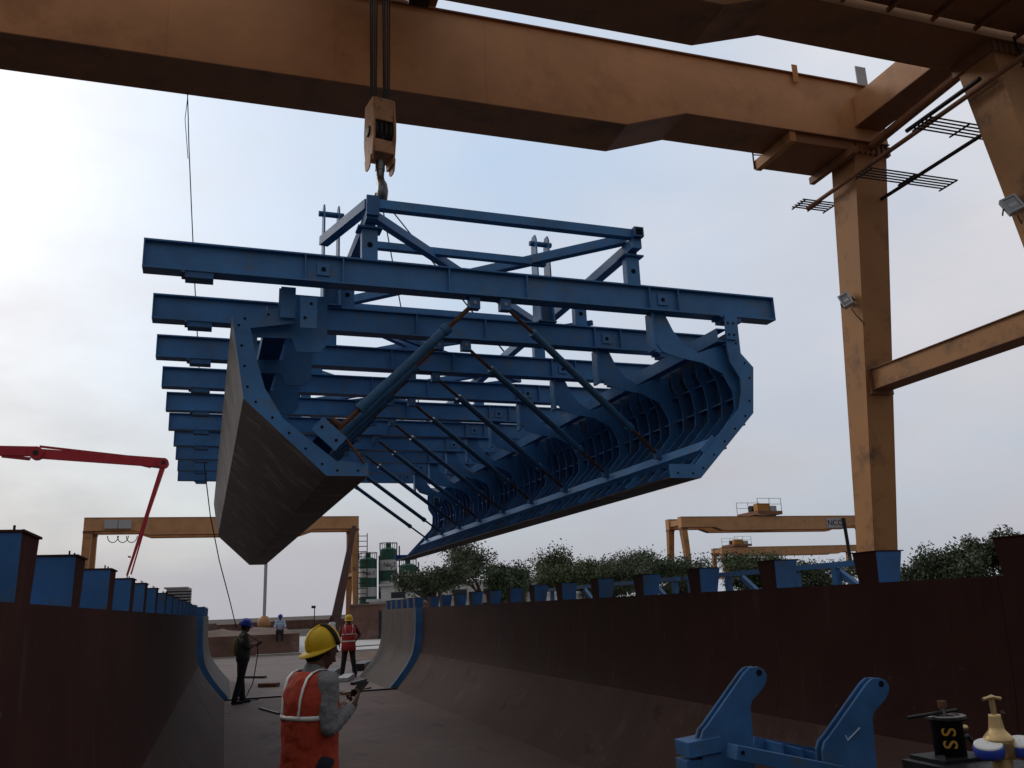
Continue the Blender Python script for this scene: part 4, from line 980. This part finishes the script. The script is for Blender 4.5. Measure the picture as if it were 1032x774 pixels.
        # braces over the shoulders, front and back
        for sgn in (-1,1):
            b=MB(); pts=[]
            for fb in (-1,1):
                seq=[]
                for dzz,rx,ry in [(.26,.206,.173)]+spec[5:]:
                    c=cen(pz+dzz); yy=sgn*(.085+.05*max(0,(dzz-.2))/.33*.6)*k; 
                    q=min(.98,abs(yy)/(rx*k)); e=.85
                    xx=fb*(ry*k+.008)*(1-q**(2/e))**(e/2)
                    seq.append(V((c.x+xx,yy,c.z+(.012 if dzz>.48 else 0))))
                pts.append(seq)
            path=pts[0]+pts[1][::-1]; wv=V((0,.011,0)); vs=[];fs=[]
            for i,p in enumerate(path): vs+=[p-wv,p+wv]
            for i in range(len(path)-1): fs.append((2*i,2*i+1,2*i+3,2*i+2))
            b.add(vs,fs,tape,True); o=b.build('shoulder_strap',v); so_=o.modifiers.new('s','SOLIDIFY'); so_.thickness=.003; so_.offset=0
    if cl.get('helmet'):
        b=MB(); hs=cl.get('hs',.96); prof=[(r*hs,h*hs) for r,h in [(.126,-.005),(.128,.02),(.122,.06),(.104,.10),(.072,.128),(.036,.143),(.001,.147)]]
        sgn=cl.get('brim',1); ht=Euler((tilt[0],tilt[1]+cl.get('htilt',0),tilt[2])).to_matrix(); hc=hd+Rm@V((-.008,0,.022))
        vs=[];fs=[];n_=40
        for r,h in prof:
            for k in range(n_):
                a=2*PI*k/n_; vs.append(hc+ht@V((r*1.13*math.cos(a),r*.95*math.sin(a),h+ (.006*math.cos(3*a)**2 if 0<h<.12 else 0))))
        for i in range(len(prof)-1):
            for k in range(n_): fs.append((i*n_+k,i*n_+(k+1)%n_,(i+1)*n_+(k+1)%n_,(i+1)*n_+k))
        b.add(vs,fs,cl['helmet'],True)
        vs=[];fs=[]
        for k in range(n_):
            a=2*PI*k/n_; ca=math.cos(a)*sgn; ext=.008+.045*max(0,ca)**1.5
            i_=V((.126*hs*1.13*math.cos(a),.126*hs*.95*math.sin(a),-.005)); l_=math.hypot(i_.x,i_.y)
            o_=V((i_.x*(1+ext/l_),i_.y*(1+ext/l_),-.005-.022*max(0,ca))); vs+=[hc+ht@i_,hc+ht@o_,hc+ht@(o_-V((0,0,.005))),hc+ht@(i_-V((0,0,.006)))]
        for k in range(n_):
            a=4*k; c=4*((k+1)%n_)
            for j in range(3): fs.append((a+j,c+j,c+j+1,a+j+1))
        b.add(vs,fs,cl['helmet'],True)
        # raised centre ridge
        pts=[hc+ht@V((r*1.13*q,0,h+.004)) for q in (-1,) for r,h in prof]+[hc+ht@V((r*1.13,0,h+.004)) for r,h in prof[::-1][1:]]
        b.tube(pts,.008,cl['helmet'],6)
        ho=b.build('helmet',t)
        if cl.get('strap'):
            b=MB(); pts=[]
            for k in range(25):
                a=PI*k/24; r=.1275*hs; y=r*.97*math.cos(a); z=.150*hs*math.sin(a)**.8; x=.035-.02*math.sin(a)
                ext=1.02
                pts.append(hc+ht@V((x*1.0+.0,y*ext,z*ext-.004)))
            vs=[];fs=[]; wv=ht@V((.013,0,0))
            for p in pts: 
                nrm=(p-hc).normalized(); q=p+nrm*.006; vs+=[q-wv,q+wv]
            for i in range(len(pts)-1): fs.append((2*i,2*i+1,2*i+3,2*i+2))
            b.add(vs,fs,STRAP,True); o=b.build('helmet_strap',ho); so_=o.modifiers.new('s','SOLIDIFY'); so_.thickness=.01; so_.offset=0
    return t
MX,MY=.525,5.75
# foreground man with phone -------------------------------------------------
HD=math.atan2(.52,.855)
base=dict(pelvis=(0,0,.93),chest=(.0,0,1.24),neck=(.02,0,1.455),head=(.085,0,1.585),tilt=(0,math.radians(24),0),
 shL=(.02,.165,1.40),shR=(.0,-.165,1.40),elL=(.03,.23,1.13),wrL=(.22,.06,1.20),elR=(-.02,-.215,1.145),wrR=(.215,-.13,1.225),
 hipL=(0,.09,.88),hipR=(0,-.09,.88),knL=(.04,.10,.49),knR=(.02,-.10,.49),anL=(-.01,.11,.085),anR=(.05,-.12,.085),
 handR=((.75,.30,.62),(-.35,.55,.4),1.1),handL=((.8,-.4,.35),(-.1,-.2,1),1.0))
man=person('man in orange hi-vis vest and backward yellow helmet looking at his phone, nearest person',(MX,MY,0),HD,base,
  dict(trousers=NAVY,shirt=GREYC,vest=VEST,helmet=YELLOW,brim=-1,htilt=math.radians(-38),strap=True,sleeve=.93,vscale=.88,hs=.83),vox=.0052)
# phone in his right hand
mw=man.matrix_basis if False else M.Translation((MX,MY,0))@M.Rotation(HD,4,'Z')
pc=mw@V((.325,-.075,1.335))
ph=thing('phone','black smartphone held in the hand of the man in the orange vest','phone',pc,HD+math.radians(20))
b=MB(); ax=[Euler((0,math.radians(-58),0)).to_matrix()@V(q) for q in ((.004,0,0),(0,.037,0),(0,0,.075))]
ax=[Euler((0,math.radians(62),0)).to_matrix()@V(q) for q in ((.004,0,0),(0,.033,0),(0,0,.066))]
b.obox((0,0,0),ax,BLACKP); b.build('body',ph,.002)
# worker at the left holding the tag rope
pL=at(243,709,Z=0)
stand=dict(pelvis=(0,0,.93),chest=(.01,0,1.25),neck=(.01,0,1.46),head=(.04,0,1.61),tilt=(0,math.radians(4),0),
 shL=(.0,.17,1.41),shR=(.0,-.17,1.41),elL=(.05,.25,1.16),wrL=(.26,.12,1.22),elR=(.05,-.25,1.16),wrR=(.28,-.08,1.24),
 hipL=(0,.09,.88),hipR=(0,-.09,.88),knL=(.0,.11,.49),knR=(-.06,-.10,.49),anL=(.05,.12,.085),anR=(-.17,-.11,.085),
 handR=((.9,.1,.2),(0,.8,.2),1.5),handL=((.9,-.1,.1),(0,-.8,.2),1.5))
wl=person('worker in dark clothes and blue helmet standing at left, holding the tag rope',(pL.x,pL.y,0),math.radians(12),stand,
  dict(trousers=NAVY,shirt=DKGREEN,helmet=BHELM,brim=1,sleeve=.5),vox=.012,s=1.0)
b=MB(); b.lathe((-.15,.0,1.2),[(.01,-.20),(.045,-.18),(.06,0),(.05,.14),(.01,.18)],LIMEC,12); b.build('shoulder_cloth',wl)
# worker with red vest further off
pF=at(351,682,Z=0)
st2=dict(stand); st2.update(head=(.02,0,1.60),elL=(-.10,.33,1.17),wrL=(.06,.20,1.0),elR=(-.02,-.27,1.15),wrR=(.05,-.27,.93),
  knL=(.03,.13,.49),knR=(.03,-.13,.49),anL=(.0,.20,.085),anR=(.0,-.18,.085),handR=((.1,0,-1),(0,.8,0),.6),handL=((.2,-.9,-.3),(0,0,-1),.8))
person('distant worker in red vest and yellow helmet with a hand on his hip',(pF.x,pF.y,0),math.radians(-95),st2,
  dict(trousers=NAVY,shirt=MAROON,vest=VESTR,helmet=YELLOW,brim=1,band2=True,sleeve=.5),vox=.013,s=1.0)
pG=at(341,677,Z=0); st3=dict(stand); st3.update(tilt=(0,math.radians(15),0),elL=(.1,.24,1.14),wrL=(.3,.1,1.05),elR=(.1,-.24,1.14),wrR=(.3,-.1,1.05),anR=(.02,-.12,.085),knR=(.04,-.1,.49))
pG=at(343,668,Z=0)
person('man in light grey shirt half hidden behind the worker in the red vest',(pG.x-.1,pG.y+2,0),math.radians(200),st3,
  dict(trousers=NAVY,shirt=GREY,sleeve=.9),vox=.014)
# seated man on the retaining wall
pS=at(282,645,Y=46.3)
sit=dict(pelvis=(0,0,.14),chest=(.05,0,.45),neck=(.07,0,.66),head=(.12,0,.80),tilt=(0,math.radians(10),0),shL=(.06,.17,.61),shR=(.06,-.17,.61),
 elL=(.14,.25,.36),wrL=(.34,.14,.28),elR=(.14,-.25,.36),wrR=(.34,-.14,.28),hipL=(.02,.09,.12),hipR=(.02,-.09,.12),knL=(.44,.12,.14),knR=(.44,-.12,.14),anL=(.42,.12,-.28),anR=(.42,-.12,-.28),
 handR=((.9,.2,-.2),(0,0,-1),.7),handL=((.9,-.2,-.2),(0,0,-1),.7))
person('man in light blue shirt and cap sitting on the far retaining wall',(pS.x,46.35,.93),math.radians(-95),sit,
  dict(trousers=NAVY,shirt=SKY_B,helmet=BHELM,brim=1,sleeve=.4),vox=.014)

# ------------------------------------------------------------------ tag rope
pts=[at(189,93,Y=15.9),at(190.5,150,Y=15.95),at(193,210,Y=16.0),at(196.5,290,Y=16.1),at(201,380,Y=16.2),at(206,470,Y=16.4),at(212,520,Y=16.9),at(221,565,Y=17.6),at(231,603,Y=18.5),at(238,632,Y=19.3)]
hR=M.Translation((pL.x,pL.y,0))@M.Rotation(math.radians(12),4,'Z')
pts+= [hR@V((.30,-.02,1.30)),hR@V((.32,-.0,1.0)),hR@V((.25,.05,.4)),hR@V((.1,.2,.02)),hR@V((.5,.5,.015))]
b=MB(); b.tube(pts,.011,ROPE,6); tag(b.build('tag_rope'),'thin tag rope hanging from the crane girder down to the left worker','rope')
b=MB(); q=[at(189.5,95,Y=15.9),at(186.5,120,Y=15.9),at(189.5,160,Y=15.95)]; b.tube(q,.007,ROPE,5); tag(b.build('loose_wire'),'short loose wire loop beside the tag rope under the girder','wire')

# ------------------------------------------------------------------ foreground bracket
br=thing('mounting_bracket','blue steel bracket with two pairs of drilled arms standing in the trough at front right','bracket',(2.55,4.25,0),math.radians(-2))
def BP(x,y,Y): 
    p=at(x,y,Y=Y)-V((2.55,4.25,0)); return (p.x,p.z)
ARM=[(765,672),(771,675),(774,680),(774,686),(771,693),(760,706),(758,712),(761,750),(765,790)]
ARML=[(712,790),(709,745),(711,737),(716,731),(752,678),(757,673)]
def armpoly(dx,dy):
    P=[]
    for p in ARM+ARML: P.append(BP(p[0]+dx,p[1]+dy,4.2))
    P=[(p[0],max(p[1],.9)) if False else p for p in P]
    # legs down to the floor
    i=len(ARM); P=P[:i]+[(P[i-1][0]+.02,.012),(P[i][0]-.02,.012)]+P[i:]
    return P
for k,(dx,dy) in enumerate(((0,0),(120,11))):
    P=armpoly(dx,dy)
    for j,yo in enumerate((-.035,.02)):
        b=MB(); b.prism(P,(0,.018,0),BLUE2,org=(0,yo,0))
        hc_=BP(766+dx,678+dy,4.2); b.disc((hc_[0],yo-.0005,hc_[1]),(0,1,0),.017,HOLE,.002,14)
        a=b.build('arm_plate',br,.003)
        if k==1 and j==0:
            b=MB(); c0=BP(851,741,4.2);c1=BP(853,746,4.2);c2=BP(865,733,4.2)
            for s_,e_ in ((c0,c1),(c1,c2)): b.bar((s_[0],yo-.0025,s_[1]),(e_[0],yo-.0025,e_[1]),.004,.007,CHALK,(0,1,0))
            b.build('chalk_tick',a)
# channel between the arms, lighter top
c0=BP(738,757,4.1); c1=BP(825,775,4.1)
b=MB(); b.bar((c0[0],-.16,c0[1]),(c1[0]+.1,-.16,c1[1]-.02),.10,.07,BLUE2); b.disc((c0[0]+.03,-.214,c0[1]),(0,1,0),.01,HOLE,.003,10); b.build('front_channel',br,.003)
d0=BP(762,748,4.5); d1=BP(822,762,4.5)
b=MB(); b.bar((d0[0]-.02,.28,d0[1]-.03),(d1[0]+.12,.28,d1[1]-.05),.012,.12,BLUE2)
b.bar((d0[0]-.02,.16,d0[1]-.075),(d1[0]+.12,.16,d1[1]-.095),.2,.012,BLUE2)
for k in range(4):
    f=k/3; p=V((d0[0]+.06+(d1[0]-d0[0]-.02)*f,.19,d0[1]-.035+(d1[1]-d0[1])*f)); b.obox(p,(V((.005,0,0)),V((0,.085,0)),V((0,0,.04))),BLUE2)
b.build('stiffened_tray',br)
e0=BP(686,750,4.3); e1=BP(709,742,4.3)
b=MB(); b.bar((e0[0],.03,e0[1]-.02),(e1[0]+.05,.03,e1[1]-.03),.16,.075,BLUE2); b.box((e0[0]-.01,-.03,.012),(e0[0]+.12,.10,e0[1]-.07),BLUE2); b.build('end_channel',br,.003)
b=MB(); b.box((-.30,-.25,.001),(1.15,.45,.012),BLUE2); b.build('base_plate',br)

# ------------------------------------------------------------------ trestle, jack, gas cylinder
tj=at(959,764,Y=2.4); ZJ=tj.z
t=thing('trestle_table','dark steel trestle table carrying the hydraulic jack','table',(tj.x+.05,2.38,0))
b=MB(); b.box((-.19,-.45,ZJ-.03),(.10,.085,ZJ-.001),BLACKO); b.build('table_top',t)
for sx in (-.17,.08):
    for sy in (-.42,.06): b=MB(); b.box((sx-.02,sy-.02,0),(sx+.02,sy+.02,ZJ-.031),BLACKO); b.build('leg',t)
jk=thing('hydraulic_jack','black oily hydraulic jack cylinder marked SS in yellow on the trestle','jack',(tj.x,2.40,ZJ))
jh=at(959,722,Y=2.4).z-ZJ; jr=.048
b=MB(); b.lathe((0,0,0),[(.001,.01),(jr,.01),(jr,jh*.93),(jr+.012,jh*.94),(jr+.014,jh),(jr-.005,jh),(jr-.008,jh-.012),(.02,jh-.014),(.001,jh-.014)],BLACKO,32)
b.build('cylinder_body',jk)
b=MB(); b.lathe((0,0,0),[(jr+.012,jh+.001),(jr+.015,jh+.006),(jr-.004,jh+.007),(jr-.006,jh+.001)],STEELM,32); b.build('rim',jk)
b=MB(); b.box((-.10,-.075,0),(.10,.075,.009),BLACKO)
for sx in (-.085,.085): b.lathe((sx,-.05,.009),[(.011,0),(.011,.012),(.001,.012)],STEELM,8,(0,0,1),False)
b.build('base_flange',jk)
b=MB(); b.tube([(-.005,0,jh-.014),(-.005,0,jh+.045)],.009,STEELM,10); b.tube([(-.005,0,jh+.03),(-.005,0,jh+.05)],.014,RUST,8)
b.tube([(-.17,-.02,jh+.012),(.06,.01,jh+.016)],.0055,BLACKO,8); b.build('handle',jk)
b=MB(); b.tube([(jr-.005,0,.05),(jr+.03,0,.06),(jr+.05,-.01,.03),(jr+.07,-.02,-.0)],.008,BLACKO,8); b.tube([(jr,0,.085),(jr+.03,0,.085)],.010,BRASS,8); b.build('hose_fitting',jk)
# painted letters wrapped on the cylinder
for k,zc in enumerate((jh*.68,jh*.38)):
    o=text_mesh('S',.058,YELT,'painted_letter',jk,M.Identity(4),.0006)
    me=o.data
    ang0=math.atan2(-2.4,-tj.x)
    for v in me.vertices:
        # turned a quarter, then bent round the drum
        x_,y_=-v.co.y,v.co.x; a=ang0+.12+x_/jr; rr=jr+.0012+v.co.z
        v.co=V((rr*math.cos(a),rr*math.sin(a),zc+y_))
# gas cylinder with regulator
rg=at(1006,744,Y=1.2)
gc=thing('gas_cylinder','maroon gas cylinder with brass regulator and two blue rimmed gauges at the lower right corner','gas cylinder',(rg.x,1.2,0))
zr=rg.z; b=MB(); b.lathe((0,0,0),[(.001,0),(.11,0),(.115,.02),(.115,zr-.42),(.10,zr-.33),(.06,zr-.27),(.035,zr-.24),(.03,zr-.15),(.001,zr-.15)],CYLM,28); b.build('bottle',gc)
b=MB(); b.tube([(0,0,zr-.15),(0,0,zr-.03)],.016,BRASS,12); b.tube([(0,.02,zr-.07),(0,-.05,zr-.07)],.012,BRASS,10); b.build('valve',gc)
kk=.00145
b=MB(); S_=1/ (865/1.34)
def rr_(px): return px*S_
b.lathe((0,0,zr),[(.001,-.03),(rr_(14),-.028),(rr_(15),-.004),(rr_(15),.0),(rr_(12),.006),(rr_(8.0),.013),(rr_(7.6),.018),(rr_(6.2),.034),(rr_(6.0),.037),(.001,.038)],BRASS,28)
b.lathe((0,0,zr),[(rr_(15.6),-.006),(rr_(15.6),-.001)],BRASS,28); b.build('regulator_body',gc)
b=MB(); pr=[]
for k in range(9): pr+=[(.0038,.037+k*.0027),(.0050,.0383+k*.0027)]
b.lathe((0,0,zr),pr,BRASS,12)
b.tube([(-.0185,0,zr+.0615),(-.008,0,zr+.0635),(0,0,zr+.064),(.008,0,zr+.0628),(.0185,0,zr+.0605)],[.0030,.0024,.0042,.0024,.0030],BRASS,10); b.build('tee_screw',gc)
for sx,sy in ((-.027,-.004),(.034,-.010)):
    c=V((sx,sy,zr-.014)); d=V((-.22,-.2,1)).normalized()
    b=MB(); b.lathe(c,[(.001,-.011),(.018,-.011),(.0225,-.009),(.0235,-.004),(.0235,.004),(.0215,.007)],GBLUE,28,d); g=b.build('gauge_housing',gc)
    b=MB(); b.lathe(c,[(.0216,.0065),(.0216,.009),(.020,.010),(.001,.0102)],REFL,28,d); b.build('gauge_glass',g)
    b=MB(); b.tube([c-d*.014,V((0,0,zr-.03))],.006,BRASS,8); b.build('gauge_stem',g)

# ------------------------------------------------------------------ small things on the floor
def plank(px0,py0,px1,py1,w,h,m,label,cat='board',group='boards and bars lying on the slab',name='board'):
    p=at(px0,py0,Z=.01);q=at(px1,py1,Z=.01); p.z=q.z=h/2+.003; b=MB(); b.bar(p,q,w,h,m); tag(b.build(name),label,cat,group)
plank(262,692,280,691.5,.28,.09,RUST,'short reddish box section lying on the slab beyond the joint')
plank(245,683,267,683,.16,.06,DARKM,'dark plank lying on the slab right of the left worker')
plank(262,714,281,719.5,.05,.03,DARKM,'dark bar lying on the mould floor before the joint')
plank(345,700,372,694,.12,.05,WOOD,'thin board lying right of the man with the phone')
plank(345,687,352,682,.3,.10,GREY,'grey slab of scrap at the feet of the red vest worker')
plank(355,690,368,686,.1,.06,DARKM,'dark off-cut between the far worker and the right mould wall')
plank(330,683,338,678,.35,.16,DARKM,'dark heap of fittings beside the far worker')
plank(361,676,370,672,.4,.22,DARKM,'low dark machine part near the grey mould wall')
plank(354,652,386,650,.1,.05,DARKM,'long dark bar at the edge of the pale apron')
sc.render.resolution_x=1024; sc.render.resolution_y=768
